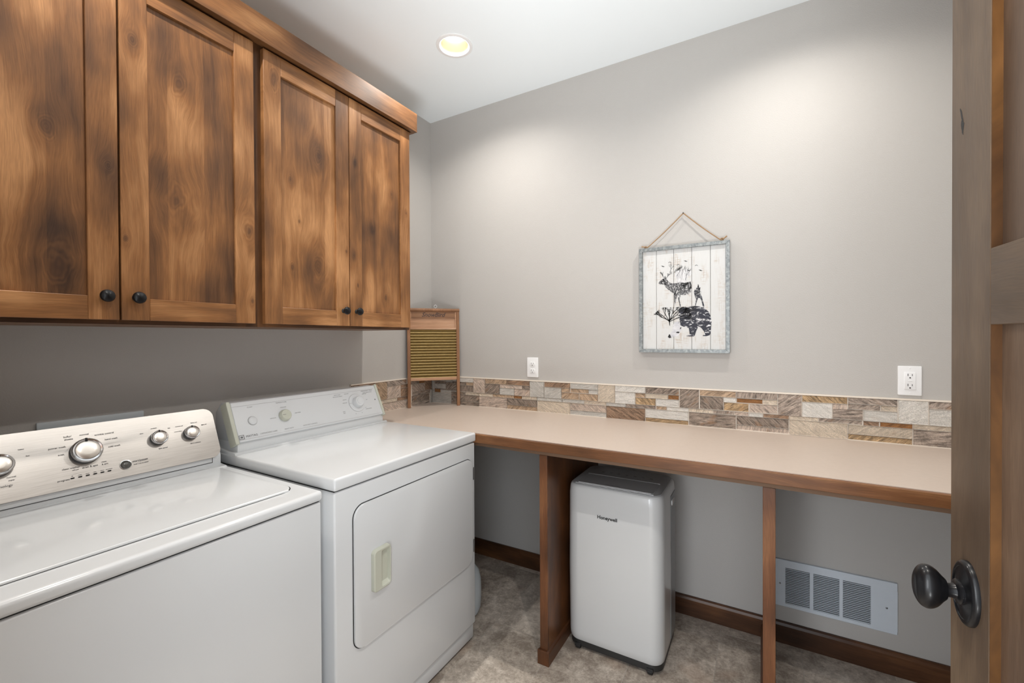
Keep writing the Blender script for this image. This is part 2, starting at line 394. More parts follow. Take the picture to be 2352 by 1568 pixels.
# ------------------------------------------------------------------ stone backsplash
TB=[(0.032,0.34,0,0.16,'W'),(0.032,0.285,0.16,0.28,'D'),(0.285,0.34,0.16,0.28,'T'),(0.032,0.34,0.28,0.51,'D'),(0.342,0.429,0,0.52,'P'),(0.429,0.582,0,0.17,'T'),(0.429,0.532,0.17,0.52,'D'),(0.582,0.734,0,0.17,'B'),(0.532,0.687,0.17,0.29,'P'),(0.687,0.734,0.17,0.29,'D'),(0.532,0.633,0.29,0.52,'G'),(0.633,0.734,0.29,0.52,'P'),(0.736,0.827,0,0.52,'G'),(0.169,0.281,0.52,0.62,'D'),(0.281,0.384,0.52,0.62,'C'),(0.384,0.485,0.52,0.62,'C'),(0.485,0.633,0.52,0.62,'T'),(0.633,0.683,0.52,0.62,'O'),(0.683,0.782,0.52,0.62,'C'),(0.169,0.384,0.62,0.86,'D'),(0.169,0.384,0.86,1,'D'),(0.384,0.584,0.63,1,'P'),(0.584,0.782,0.63,0.85,'D'),(0.584,0.782,0.85,1,'T'),(0.784,0.983,0.63,1,'C'),(0.828,0.983,0,0.17,'B'),(0.828,0.932,0.17,0.52,'G'),(0.932,0.983,0.17,0.31,'T'),(0.932,1.034,0.31,0.52,'T'),(0.986,1.141,0,0.17,'G'),(0.986,1.089,0.17,0.3,'T'),(1.035,1.141,0.31,0.52,'T'),(0.782,0.938,0.52,0.62,'G'),(0.938,1.064,0.52,0.62,'G'),(1.064,1.185,0.52,0.62,'C'),(0.984,1.186,0.63,0.85,'P'),(0.984,1.186,0.85,1,'G'),(1.089,1.141,0.17,0.3,'G'),(1.142,1.232,0,0.53,'C'),(1.232,1.387,0,0.18,'W'),(1.232,1.336,0.18,0.53,'W'),(1.387,1.545,0,0.19,'D'),(1.336,1.387,0.19,0.32,'T'),(1.387,1.494,0.19,0.32,'C'),(1.494,1.545,0.19,0.32,'O'),(1.336,1.436,0.32,0.53,'Y'),(1.437,1.545,0.32,0.53,'W'),(1.547,1.634,0,0.53,'D'),(1.636,1.789,0,0.17,'T'),(1.185,1.288,0.53,0.63,'G'),(1.288,1.436,0.53,0.63,'D'),(1.438,1.488,0.53,0.63,'T'),(1.488,1.589,0.53,0.63,'W'),(1.589,1.694,0.53,0.63,'C'),(1.186,1.385,0.63,1,'B'),(1.386,1.587,0.63,0.88,'W'),(1.386,1.587,0.88,1,'Y'),(1.589,1.789,0.63,1,'D'),(1.637,1.738,0.17,0.52,'D'),(1.789,1.95,0,0.17,'N'),(1.738,1.79,0.17,0.3,'W'),(1.791,1.894,0.17,0.29,'O'),(1.895,1.95,0.17,0.3,'C'),(1.738,1.84,0.3,0.52,'Y'),(1.841,1.95,0.3,0.52,'P'),(1.95,2.038,0,0.54,'N'),(2.038,2.193,0,0.17,'Y'),(2.038,2.143,0.17,0.54,'W'),(2.143,2.193,0.17,0.3,'P'),(1.694,1.782,0.53,0.63,'N'),(1.782,1.839,0.53,0.63,'P'),(1.839,1.895,0.53,0.63,'W'),(1.895,1.992,0.53,0.63,'B'),(1.992,2.096,0.53,0.63,'C'),(2.096,2.24,0.53,0.63,'N'),(1.79,1.991,0.63,0.87,'D'),(1.79,1.991,0.87,1,'P'),(1.992,2.193,0.63,1,'C'),(2.194,2.348,0,0.15,'N'),(2.194,2.297,0.15,0.28,'N'),(2.298,2.348,0.15,0.28,'C'),(2.143,2.242,0.28,0.53,'N'),(2.243,2.349,0.28,0.53,'W'),(2.35,2.438,0,0.53,'W'),(2.439,2.626,0,0.17,'N'),(2.439,2.626,0.17,0.53,'W'),(2.243,2.293,0.53,0.64,'B'),(2.295,2.393,0.53,0.64,'O'),(2.394,2.511,0.53,0.64,'C'),(2.194,2.392,0.64,0.86,'C'),(2.194,2.392,0.86,1,'Y'),(2.394,2.598,0.64,1,'N'),(0.012,0.126,0,0.46,'G'),(0.126,0.18,0,0.2,'G'),(0.18,0.212,0,0.2,'D'),(0.126,0.212,0.2,0.47,'D'),(0.012,0.034,0.47,0.6,'G'),(0.034,0.079,0.47,0.6,'O'),(0.081,0.212,0.47,0.6,'G'),(0.012,0.183,0.6,1,'G'),(0.183,0.212,0.6,1,'D')]
TA=[(-0.662,-0.495,0,0.17,'B'),(-0.493,-0.407,0,0.6,'T'),(-0.406,-0.246,0,0.17,'N'),(-0.406,-0.299,0.17,0.6,'P'),(-0.298,-0.212,0.17,0.3,'B'),(-0.298,-0.212,0.3,0.6,'B'),(-0.662,-0.454,0.6,0.72,'C'),(-0.454,-0.326,0.6,0.72,'C'),(-0.326,-0.212,0.6,0.72,'B'),(-0.662,-0.443,0.17,0.6,'N'),(-0.662,-0.443,0.72,1,'C'),(-0.443,-0.259,0.72,1,'P'),(-0.257,-0.212,0.72,1,'P'),(-0.212,-0.135,0,0.22,'N'),(-0.135,-0.081,0,0.22,'O'),(-0.081,-0.011,0,0.5,'B'),(-0.199,-0.081,0.22,0.5,'P'),(-0.199,-0.033,0.5,0.63,'N'),(-0.202,-0.038,0.63,0.86,'D'),(-0.205,-0.038,0.86,1,'N'),(-0.033,-0.009,0.5,1,'G')]

SC = {'W': ((.66, .63, .585), .22), 'G': ((.56, .535, .495), .28), 'C': ((.60, .51, .41), .32), 'T': ((.44, .315, .215), .6), 'D': ((.27, .215, .175), .85), 'B': ((.30, .195, .13), .8),
      'O': ((.27, .125, .045), .6), 'Y': ((.42, .29, .165), .8), 'P': ((.53, .43, .36), .55), 'N': ((.38, .31, .26), .8)}
def stone_mat(ax):
    t = NT('split_face_stone_'+ax); a = t.n('ShaderNodeAttribute', attribute_name='tone'); c = a.outputs['Color']
    a2 = t.n('ShaderNodeAttribute', attribute_name='vein'); V = t.sep(a2.outputs['Color'])
    P = t.sep(t.objc()); h = P[0] if ax == 'x' else P[1]; z = P[2]
    ang = V[0]; s = t.math('ADD', t.math('MULTIPLY', h, t.math('COSINE', ang)), t.math('MULTIPLY', z, t.math('SINE', ang)))
    r_ = t.math('SUBTRACT', t.math('MULTIPLY', z, t.math('COSINE', ang)), t.math('MULTIPLY', h, t.math('SINE', ang)))
    v = t.noise(t.comb(t.math('MULTIPLY', s, 26), t.math('MULTIPLY', r_, 150), V[2]), 1, 4, .65, .4)
    f2 = t.noise(t.comb(t.math('MULTIPLY', h, 320), t.math('MULTIPLY', z, 420), V[2]), 1, 3, .7)
    k = t.math('MULTIPLY_ADD', t.math('SUBTRACT', v, .5), t.math('MULTIPLY', V[1], 4.6), 1)
    k = t.math('MULTIPLY', k, t.mr(f2, .25, .75, .62, 1.34, 'LINEAR')); k = t.math('MAXIMUM', k, .25)
    col = t.mix(1, c, t.comb(k, k, k), 'MULTIPLY')
    rust = t.mr(t.noise(t.comb(t.math('MULTIPLY', s, 14), t.math('MULTIPLY', r_, 45), t.math('ADD', V[2], 4)), 1, 2), .60, .74, 0, .5)
    col = t.mix(t.math('MULTIPLY', rust, V[1]), col, (.34, .17, .07))
    t.set(col, .62, spec=.35)
    t.bump(t.math('ADD', t.math('MULTIPLY', v, .7), t.math('MULTIPLY', f2, .5)), .9, .005)
    return t.m
def backsplash(name, tiles, ax, lab, org):
    rnd = random.Random(7)
    b = bmesh.new(); tl = b.loops.layers.float_color.new('tone'); vl = b.loops.layers.float_color.new('vein')
    z0, z1 = .909, 1.0815
    for a0, a1, f0, f1, k in tiles:
        g = .0017
        A0, A1 = a0+g, a1-g; Z1 = z1-f0*(z1-z0)-g; Z0 = z1-f1*(z1-z0)+g
        if A1-A0 < .004: continue
        th = .0085+rnd.random()*.003
        nf = len(b.faces); bb = bmesh.new(); bmesh.ops.create_cube(bb, size=1)
        for v in bb.verts:
            la = (A0+A1)/2+v.co.x*(A1-A0); lz = (Z0+Z1)/2+v.co.z*(Z1-Z0); ld = v.co.y+.5
            v.co = Vector((la, -.002-ld*th, lz)) if ax == 'x' else Vector((.002+ld*th, la, lz))
        bmesh.ops.bevel(bb, geom=list(bb.edges), offset=.0012, segments=1, affect='EDGES')
        bmesh.ops.recalc_face_normals(bb, faces=bb.faces)
        me = bpy.data.meshes.new('t'); bb.to_mesh(me); bb.free(); b.from_mesh(me); bpy.data.meshes.remove(me)
        b.faces.ensure_lookup_table()
        c, con = SC[k]; j = 1+(rnd.random()-.5)*.18; c = tuple(min(1, q*j) for q in c)
        an = R(rnd.choice([35, 40, -38, -30, -45, 8, 75] if k not in 'WG' else [5, -8, 12, 30, -35])); sd = rnd.random()*30
        for f in b.faces[nf:]:
            for l in f.loops: l[tl] = (*[q**(1/2.2) if False else q for q in c], 1); l[vl] = (an, con, sd, 1)
    t = empty(name, org, lab, 'backsplash', 'stone backsplash strips')
    # colours stored linear in a float layer
    me_o = obj('stone_tiles', b, stone_mat(ax), t)
    lo = min(q[0] for q in tiles); hi = max(q[1] for q in tiles)
    G = plain('cream_grout', (.80, .72, .63), .8, bump=.3, bscale=500)
    if ax == 'x': gb = [box(lo, hi, -.0080, -.0005, z0-.001, z1), box(lo, hi, -.0115, -.0005, z1-.0005, 1.0865), box(lo, hi, -.0125, -.006, .908, .9115)]
    else: gb = [box(.0005, .0080, lo, hi, z0-.001, z1), box(.0005, .0115, lo, hi, z1-.0005, 1.0865), box(.006, .0125, lo, hi, .908, .9115)]
    obj('grout', gb, G, t)
rnd = random.Random(3)
TB = [q for q in TB]
x = 2.50
TB = [(a, min(b_, W_X-.002), c, d_, e) for a, b_, c, d_, e in TB]
backsplash('stone_backsplash', TB, 'x', 'strip of mixed split-face stone tiles along the back wall above the counter', (1.3, 0, .908))
backsplash('stone_backsplash', [(a, min(b_, -.0135), c, d_, e) for a, b_, c, d_, e in TA], 'y', 'short strip of stone tiles on the left wall between dryer and corner', (0, -.33, .908))

# ------------------------------------------------------------------ wall cabinets
DK = {1: [(-1.86, 1.86, .014), (-1.84, 1.52, .026)], 2: [(-1.575, 2.11, .018), (-1.585, 1.75, .024), (-1.70, 2.17, .01)],
      3: [(-1.09, 2.06, .018), (-1.10, 1.62, .024), (-1.215, 1.93, .009), (-1.21, 1.60, .010), (-1.18, 1.78, .006)], 4: [(-.74, 1.52, .012), (-.70, 2.02, .008), (-.82, 1.83, .008)]}
SK = {1: [[], [(-1.745, 1.80, .008)]], 2: [[(-1.69, 2.17, .012), (-1.71, 1.61, .006)], [(-1.365, 1.46, .007), (-1.37, 1.70, .02)]], 3: [[(-1.28, 2.27, .02)], [(-.97, 1.70, .005)]], 4: [[(-.92, 2.09, .006), (-.93, 1.69, .006), (-.91, 1.56, .006)], [(-.61, 1.95, .005)]]}
TN = {1: (.02, .04), 2: (-.03, .03), 3: (.06, .04), 4: (-.03, .01)}
def cab_door(par, n, y0, y1, ksign):
    org = ORG[par.name]; z0, z1 = 1.3835, 2.3615; s = .0645; x0, x1 = .3395, .360
    pb, sb = TN[n]
    W = lambda nm, ax, sd, kn, bi, bo=0: wood(nm, ax, sd, 1, kn, org, 'x', bias=bi, boards=bo)
    d = obj('door', box(x0+.004, x1-.0085, y0+s-.004, y1-s+.004, z0+s-.006, z1-s+.006), W('door_panel_wood_%d' % n, 'z', n*3.37, DK[n], pb, .098), par)
    e = .0012
    obj('stile', box(x0, x1, y0, y0+s, z0, z1, e, 1), W('stile_wood_%da' % n, 'z', n*5.1+1, SK[n][0], sb), d)
    obj('stile', box(x0, x1, y1-s, y1, z0, z1, e, 1), W('stile_wood_%db' % n, 'z', n*5.9+2, SK[n][1], sb), d)
    obj('rail', box(x0, x1, y0+s, y1-s, z0, z0+s-.002, e, 1), W('rail_wood_%da' % n, 'y', n*4.3+3, [], sb-.02), d)
    obj('rail', box(x0, x1, y0+s, y1-s, z1-s-.004, z1, e, 1), W('rail_wood_%db' % n, 'y', n*6.7+4, [], sb), d)
    ky = (y1-.032) if ksign > 0 else (y0+.032)
    M = frame_m((x1, ky, 1.4465), (0, 1, 0), (0, 0, 1))
    obj('knob', lathe([(.0095, 0), (.0095, .002), (.0055, .005), (.005, .012), (.009, .016), (.0155, .020), (.0165, .024), (.014, .029), (.007, .0325), (.0001, .033)], M, 32), M_bronze, d, True, label='round black metal knob')
    return d
def cabinet(y0, y1, lab, doors):
    t = empty('wall_cabinet', (0, (y0+y1)/2, 1.37), lab, 'cabinet', 'knotty wood wall cabinets')
    org = ORG[t.name]
    Wf = wood('shaded_frame_wood', 'z', y0*3, 1, (), org, 'x', bias=-.03, dark=(.03, .014, .007), mid=(.11, .046, .017), light=(.20, .09, .035))  # frame colour darkened to hold the shade between the proud doors
    Wr = wood('shaded_rail_wood', 'y', y0*3+1, 1, (), org, 'x', bias=-.03, dark=(.03, .014, .007), mid=(.11, .046, .017), light=(.20, .09, .035))  # same shade put into the rail colour
    We = wood('cabinet_end_wood', 'z', y0*3+2, 1, (), org, 'y', bias=-.02)
    obj('carcass', [box(.001, .319, y0, y0+.016, 1.372, 2.44), box(.001, .319, y1-.016, y1, 1.372, 2.44), box(.001, .319, y0+.016, y1-.016, 1.3725, 1.388),
                    box(.001, .319, y0+.016, y1-.016, 2.42, 2.44), box(.001, .007, y0+.016, y1-.016, 1.40, 2.42)], We, t)
    obj('face_frame', [box(.319, .338, y0, y0+.04, 1.372, 2.44), box(.319, .338, y1-.04, y1, 1.372, 2.44), box(.319, .338, (y0+y1)/2-.02, (y0+y1)/2+.02, 1.40, 2.40)], Wf, t)
    obj('face_rail', box(.319, .338, y0+.04, y1-.04, 1.372, 1.41), Wr, t)
    obj('face_rail', box(.319, .338, y0+.04, y1-.04, 2.34, 2.44), Wr, t)
    for q in doors: cab_door(t, *q)
cabinet(-2.115, -1.3365, 'stained knotty wood wall cabinet above the washer, its doors cut by the picture edge', [(1, -2.090, -1.7250, 1), (2, -1.7205, -1.3540, -1)])
cabinet(-1.3360, -.5715, 'stained knotty wood wall cabinet above the dryer, nearest the corner', [(3, -1.3195, -.9545, 1), (4, -.9505, -.5835, -1)])
org = (.36, -1.3, 2.41)
M_crown = wood('crown_wood', 'y', 12.7, .78, [(-.80, 2.41, .006)], org, 'x', bias=-.03)
cz0, cz1 = 2.366, 2.4585
obj('crown_board', [sweep_y([(.363, cz0), (.385, cz0), (.385, cz1), (.363, cz1)], F_Y+.001, -.5535, .001, 1), box(.001, .363, -.5705, -.5535, cz0, cz1), box(.3385, .363, F_Y+.001, -.5705, cz0+.01, cz1-.005)], M_crown,
    label='stained wood crown board running along the top of both wall cabinets', cat='trim board', org=org)
# ------------------------------------------------------------------ washer
NX, NZ = .9133, .4072
def face_frame_m(bx, bz, tx, tz, y, t, off=0):
    """matrix on a sloping console face: local x = +y world, local y = up the face, local z = out of it"""
    up_ = Vector((tx-bx, 0, tz-bz)).normalized(); n = Vector((0, 1, 0)).cross(up_).normalized()
    o = Vector((bx, 0, bz))+up_*t+n*off; o.y = y
    return frame_m(o, (0, 1, 0), up_)
def knob_set(par, M, r_, h, name='knob'):
    k = obj(name, lathe([(r_*1.0, 0), (r_*1.0, h*.55), (r_*.98, h*.6)], M, 48), plain('knob_skirt_dark', (.035, .038, .042), .35), par, True)
    obj('chrome_ring', lathe([(r_*.98, h*.6), (r_*1.0, h*.66), (r_*.97, h*.9), (r_*.90, h), (r_*.80, h*.96), (r_*.76, h*.86)], M, 48), M_chrome, k, True)
    obj('knob_face', lathe([(r_*.765, h*.7), (r_*.76, h*.93), (r_*.70, h*.97), (r_*.35, h*1.0), (.0001, h*1.0)], M, 48), NT('satin_knob_face').set((.78, .74, .69), .28, 1), k, True)
    obj('pointer', box(-r_*.07, r_*.07, r_*.70, r_*.99, h*.90, h*1.03, .0003, 1, M=M), M_gap, k)
    return k
t = empty('washing_machine', (.43, -1.745, 0), 'white top-loading washer with a brushed steel control panel and four knobs', 'washing machine')
Y0, Y1 = -2.089, -1.403
obj('cabinet_body', box(.085, .776, Y0+.002, Y1-.002, .02, .8535, .006, 3), M_white, t, True)
obj('gap_shadow', box(.09, .770, Y0+.006, Y1-.006, .845, .860), M_gap, t)
top = obj('top_deck', [box(.085, .7835, Y0, Y1, .8575, .8875, .011, 4), sweep_y([(.10, .875), (.30, .875), (.27, .8905), (.10, .905)], Y0+.006, Y1-.006, .003, 2)], M_white, t, True)
ld = rrpts(.445, .622, .045, 8)
M = Matrix.Translation((.4825, -1.748, 0))
obj('lid', [prism(ld, .0085, Matrix.Translation((.4825, -1.748, .8835)), .0035, 3)], M_white, t, True)
obj('lid_seam', prism(rrpts(.451, .628, .048, 8), .0012, Matrix.Translation((.4825, -1.748, .8870)), 0), M_gap, t)
obj('lid_lip', tube([(.703, -2.035+i*.0287, .8895+.0015*math.sin(math.pi*i/20)) for i in range(21)], .0045, 10), M_white, t, True)
obj('console_base', sweep_y([(.095, .885), (.247, .885), (.247, .928), (.17, 1.062), (.12, 1.072), (.095, 1.05)], Y0+.012, Y1-.012, .004, 2), M_white, t, True)
obj('base_seam', [box(.2475, .2485, Y0+.012, -1.443, .9035, .9050), box(.2478, .2486, -1.4435, -1.4425, .904, .928)], M_gap, t)
WF = (.255, .925, .185, 1.082)
PH = .1719
Mc = face_frame_m(*WF, (Y0+Y1)/2-.004, PH/2, -.016)
pn = obj('control_panel', prism(rrpts(.668, PH+.004, .030, 10), .016, Mc, .0045, 4), M_steel, t, True, label='brushed steel control panel')
def wm(y, tt, off=.0005): return face_frame_m(*WF, y, tt, off)
knob_set(t, wm(-1.7590, .0925, 0), .0345, .024)
knob_set(t, wm(-1.9225, .0930, 0), .0270, .022)
knob_set(t, wm(-1.5860, .0960, 0), .0225, .020)
knob_set(t, wm(-1.4945, .0950, 0), .0220, .020)
obj('start_button', lathe([(.0125, 0), (.0125, .0015), (.0105, .004), (.006, .0055), (.0001, .006)], wm(-1.6765, .0325), 32), plain('grey_button', (.09, .09, .085), .25), t, True)
obj('start_button_ring', lathe([(.0145, 0), (.0143, .001), (.0128, .0012)], wm(-1.6765, .0325), 32), M_chrome, t, True)
for i in range(6):
    y = -1.7933+i*.01564
    obj('indicator_light', [prism(rrpts(.0084, .0036, .0017, 5), .0006, wm(y, .0248), 0)], M_gap, t)
TX = lambda s, y, tt, size=.0085, al='CENTER', sh=0: (s, size*.82, wm(y, tt, .0008), al, sh)
its = [TX('normal', -1.7553, .1435), TX('wrinkle control', -1.7120, .1370), TX('hand wash', -1.6985, .1190), TX('cold wash', -1.6945, .0955), TX('bulky/', -1.7900, .1440), TX('sheets', -1.7885, .1360),
       TX('power wash', -1.8140, .1165), TX('soak', -1.8080, .0955), TX('clean washer', -1.7930, .0535), TX('affresh', -1.7850, .0465, .006, 'CENTER', .3), TX('drain & spin', -1.7540, .0485), TX('rinse', -1.7235, .0545, .007), TX('& spin', -1.7220, .0475, .007),
       TX('start/pause', -1.6600, .0385, .0105, 'LEFT'), TX('hold 3 sec to cancel', -1.6580, .0290, .0055, 'LEFT'), TX('progress', -1.8110, .0240, .0085), TX('energy saver technology', -1.9020, .0395, .0105, 'RIGHT', .1),
       TX('heavy', -1.8800, .1280, .006), TX('fast', -1.8700, .1080, .006), TX('spin speed', -1.5780, .0625, .007), TX('slow', -1.6250, .1200, .006), TX('medium', -1.5920, .1310, .006), TX('fast', -1.5520, .1240, .006),
       TX('normal soil', -1.5230, .1250, .006), TX('heavy soil', -1.4790, .1300, .006), TX('light soil', -1.4500, .1180, .006), TX('extra rinse', -1.5290, .1080, .006), TX('fabric softener', -1.4860, .0600, .0065), TX('normal', -1.9030, .0600, .007), TX('super', -1.9030, .0520, .006)]
for i, s in enumerate(['fill', 'wash', 'rinse', 'spin', 'done', 'lid locked']): its.append(TX(s, -1.7933+i*.01564, .0305, .0045))
for q in its: obj('lettering', text_bm([q]), M_ink, t)

# ------------------------------------------------------------------ dryer
t = empty('clothes_dryer', (.42, -1.02, 0), 'white front-loading dryer with a slanted white console, standing against the counter', 'dryer')
Y0, Y1 = -1.3815, -.6525
obj('cabinet_body', box(.085, .797, Y0+.004, Y1-.001, .078, .8725, .007, 3), M_white, t, True)
obj('toe_panel', box(.085, .785, Y0+.006, Y1-.003, .012, .076, .002, 2), M_white, t, True)
for q in (box(.10, .775, Y0+.01, Y1-.006, .002, .014), box(.09, .791, Y0+.008, Y1-.005, .868, .880), box(.09, .772, Y0+.01, Y1-.006, .070, .082)): obj('shadow_gap', q, M_gap, t)
obj('top_panel', [box(.085, .8035, Y0, Y1, .8765, .9150, .008, 4), sweep_y([(.10, .90), (.285, .90), (.262, .9215), (.10, .930)], Y0+.003, Y1-.003, .003, 2)], M_white, t, True)
# rounded door
dy0, dy1, dz0, dz1 = -1.3110, -.6790, .3560, .8085
M = frame_m((.7975, (dy0+dy1)/2, (dz0+dz1)/2), (0, 1, 0), (0, 0, 1))
obj('door_seam', prism(rrpts(dy1-dy0+.005, dz1-dz0+.005, .042, 8), .0012, M, 0), M_gap, t)
d = obj('door', prism(rrpts(dy1-dy0, dz1-dz0, .040, 8), .0075, M, .003, 3), M_white, t, True)
# recessed pull handle: a cream scoop with a raised grip
hy0, hy1, hz0, hz1 = -1.2470, -1.1715, .5110, .6480
b = bmesh.new()
cy, cz = (hy0+hy1)/2, (hz0+hz1)/2
def loop(w_, h_, r_, x, dy=0): return [b.verts.new((x, cy+dy+p[0], cz+p[1])) for p in rrpts(w_, h_, r_, 5)]
L0 = loop(.0755, .137, .013, .8052); L1 = loop(.0735, .135, .012, .8170); L2 = loop(.066, .128, .010, .8195)
L3 = loop(.038, .118, .006, .8185, .0125); L4 = loop(.035, .098, .005, .8060, .0125)
for A, B in ((L0, L1), (L1, L2), (L2, L3), (L3, L4)):
    for i in range(len(A)): b.faces.new((A[i], A[(i+1) % len(A)], B[(i+1) % len(A)], B[i]))
b.faces.new(L4)
bmesh.ops.recalc_face_normals(b, faces=b.faces)
obj('handle', b, M_cream, d, True, label='cream plastic pull handle', autos=30)
for z0_, z1_ in ((.714, .768), (.400, .455)):
    h = obj('hinge', [box(.7975, .8060, -.6785, -.6725, z0_, z1_, .001), tube([(.8065, -.6790, z0_+.002), (.8065, -.6790, z1_-.002)], .0022, 8)], plain('hinge_steel', (.16, .16, .165), .35, .8), t)
# console
DF = (.270, .957, .205, 1.098)
obj('console_plinth', box(.10, .2580, Y0+.016, Y1-.022, .918, .957, .003, 2), M_white, t, True)
obj('console_body', sweep_y([(.105, .955), (.258, .955), (.262, .962), (.203, 1.092), (.150, 1.094), (.110, 1.055)], Y0+.016, Y1-.022, .003, 2), M_white, t, True)
Md = face_frame_m(*DF, (Y0+Y1)/2-.003, .0776, -.012)
obj('console_face', prism(rrpts(.688, .152, .006, 4), .012, Md, .004, 3), M_white2, t, True)
dm = lambda y, tt, off=.0005: face_frame_m(*DF, y, tt, off)
for yy in (-1.3725, -.6790):
    obj('end_cap', prism([(-.0065, -.004), (.0065, -.004), (.007, .150), (.005, .157), (-.005, .157), (-.007, .150)], .042, face_frame_m(*DF, yy, 0, -.038), .0025, 3), M_cream, t, True, label='yellowed cream end cap')
for q in (.1355, .0085): obj('printed_line', box(-.333, .333, -.0004, .0004, 0, .0003, M=dm(-1.030, q)), M_ink2, t)
obj('start_button', [lathe([(.0155, 0), (.0155, .003), (.0140, .0042), (.006, .005), (.0001, .005)], dm(-1.3010, .0735), 32)], M_white2, t, True)
obj('start_button_rim', [lathe([(.0175, 0), (.0172, .0008), (.0156, .001)], dm(-1.3010, .0735), 32)], M_ink2, t, True)
k = obj('temperature_knob', lathe([(.0235, 0), (.0235, .004), (.0215, .014), (.019, .017), (.006, .0175), (.0001, .0175)], dm(-1.1760, .0730), 40), M_cream, t, True, label='cream selector knob')
obj('pointer', box(-.0165, -.003, -.0006, .0006, .0168, .0180, M=dm(-1.1760, .0730)), M_ink, k)
k = obj('timer_dial', lathe([(.0430, 0), (.0430, .0015), (.041, .003), (.026, .0035)], dm(-.8180, .0780), 48), M_white2, t, True)
obj('timer_knob', lathe([(.0265, .0035), (.0265, .006), (.0245, .022), (.022, .0255), (.014, .0245), (.0135, .0265), (.0001, .0268)], dm(-.8180, .0780), 48), M_white2, k, True, label='white push knob')
obj('dial_ring', lathe([(.0438, .0), (.0438, .0006), (.0430, .0008)], dm(-.8180, .0780), 48), M_ink2, k, True)
obj('pointer', box(-.042, -.026, -.0005, .0005, .0032, .0042, M=dm(-.8180, .0780)), M_ink2, k)
obj('signal_hole', lathe([(.0030, 0), (.0030, .0006), (.0001, .0006)], dm(-.7062, .0796), 16), M_ink, t)
DT = lambda s, y, tt, size=.007, al='CENTER', sh=0: (s, size, dm(y, tt, .0006), al, sh)
its = [DT('START', -1.2990, .1270, .007), DT('TEMPERATURE', -1.1750, .1290, .007), DT('DELICATE', -1.1720, .1080, .0055), DT('REGULAR', -1.2230, .0700, .0055), DT('PERM PRESS', -1.1180, .0760, .0050),
       DT('AUTO DRY', -.9100, .1270, .007), DT('REGULAR FABRICS', -.9100, .1190, .006), DT('AIR FLUFF', -.8600, .1270, .0055), DT('PERMANENT PRESS', -.7400, .1300, .008), DT('AND DELICATES', -.7400, .1210, .0075), DT('LESS DRY', -.8780, .1000, .005), DT('MORE DRY', -.8820, .0850, .005), DT('DAMP DRY', -.7600, .1150, .0055),
       DT('OFF', -.7560, .0850, .005), DT('TIME', -.9000, .0450, .006), DT('DRY', -.9000, .0380, .006), DT('COOL DOWN', -.7600, .0400, .0055), DT('DEPENDABLE CARE', -1.2850, .0185, .0075, 'LEFT'), DT('HEAVY DUTY', -1.1900, .0185, .0065, 'LEFT'), DT('AUTO DRY CONTROL', -1.1100, .0185, .0065, 'LEFT'), DT('20', -.8400, .0260, .005), DT('40', -.8050, .0260, .005), DT('60', -.7750, .0480, .005)]
for q in its: obj('lettering', text_bm([q]), M_ink2, t)
its = [DT('MAYTAG', -1.3380, .0185, .0105, 'LEFT')]
lg = text_bm(its)
obj('logo', [lg, box(-.009, .009, .0065, .0080, 0, .0006, M=dm(-1.3530, .0185)), box(-.009, .009, -.0080, -.0065, 0, .0006, M=dm(-1.3530, .0185)), box(-.009, -.0075, -.0065, .0065, 0, .0006, M=dm(-1.3530, .0185)), box(.0075, .009, -.0065, .0065, 0, .0006, M=dm(-1.3530, .0185)),
             box(-.004, .004, -.003, .003, 0, .0006, M=dm(-1.3530, .0185))], M_ink, t)

# outlet box plate behind the washer
t = empty('washer_outlet_box', (0, -1.68, .98), 'pale grey plastic outlet box frame on the wall behind the washer', 'outlet box')
obj('frame', [box(.0005, .012, -1.809, -1.548, 1.050, 1.0805, .003, 2), box(.0005, .012, -1.809, -1.779, .88, 1.050, .003, 2), box(.0005, .012, -1.578, -1.548, .88, 1.050, .003, 2), box(.0005, .012, -1.779, -1.578, .88, .91, .003, 2)], M_plate, t, True)
obj('back_panel', box(.0005, .004, -1.779, -1.578, .91, 1.05), M_white2, t)

# white jug on the floor between dryer and back wall
t = empty('plastic_jug', (.640, -.520, 0), 'pale plastic jug on the floor, mostly hidden behind the dryer', 'jug')
M = Matrix.Translation((.640, -.520, 0))
obj('bottle', lathe([(.055, .0), (.068, .008), (.078, .035), (.081, .10), (.079, .16), (.070, .20), (.045, .235), (.024, .250), (.022, .262)], M, 36), M_plate, t, True)
obj('cap', lathe([(.026, .258), (.026, .285), (.023, .288), (.0001, .288)], M, 24), M_white2, t, True)

# ------------------------------------------------------------------ portable air conditioner
t = empty('portable_air_conditioner', (1.358, -.326, 0), 'tall white portable air conditioner standing under the counter', 'air conditioner')
AX, AY, AW, AD = 1.3585, -.3260, .3990, .322
Mz = lambda z: Matrix.Translation((AX, AY, z))
M_ac = plain('ac_white_plastic', (.57, .58, .585), .22, coat=.3)
M_acg = plain('ac_grey_plastic', (.34, .35, .36), .42)
def acring(z, w_, d_, r_): return [(AX+p[0], AY+p[1], z) for p in rrpts(w_, d_, r_, 10)]
b = bmesh.new()
LV = [(.036, AW-.016, AD-.016, .045), (.046, AW-.004, AD-.004, .050), (.070, AW, AD, .052), (.35, AW+.004, AD+.004, .053), (.660, AW, AD, .052), (.690, AW-.006, AD-.006, .050), (.700, AW-.014, AD-.014, .047), (.7025, AW-.022, AD-.022, .044)]
rg = [[b.verts.new(p) for p in acring(*q)] for q in LV]
for A, B in zip(rg, rg[1:]):
    for i in range(len(A)): b.faces.new((A[i], A[(i+1) % len(A)], B[(i+1) % len(A)], B[i]))
b.faces.new(rg[0][::-1]); b.faces.new(rg[-1])
obj('housing', b, M_ac, t, True, autos=50)
obj('top_panel', prism(rrpts(AW-.026, AD-.026, .042, 8), .003, Mz(.7020), .0015, 2), M_acg, t, True)
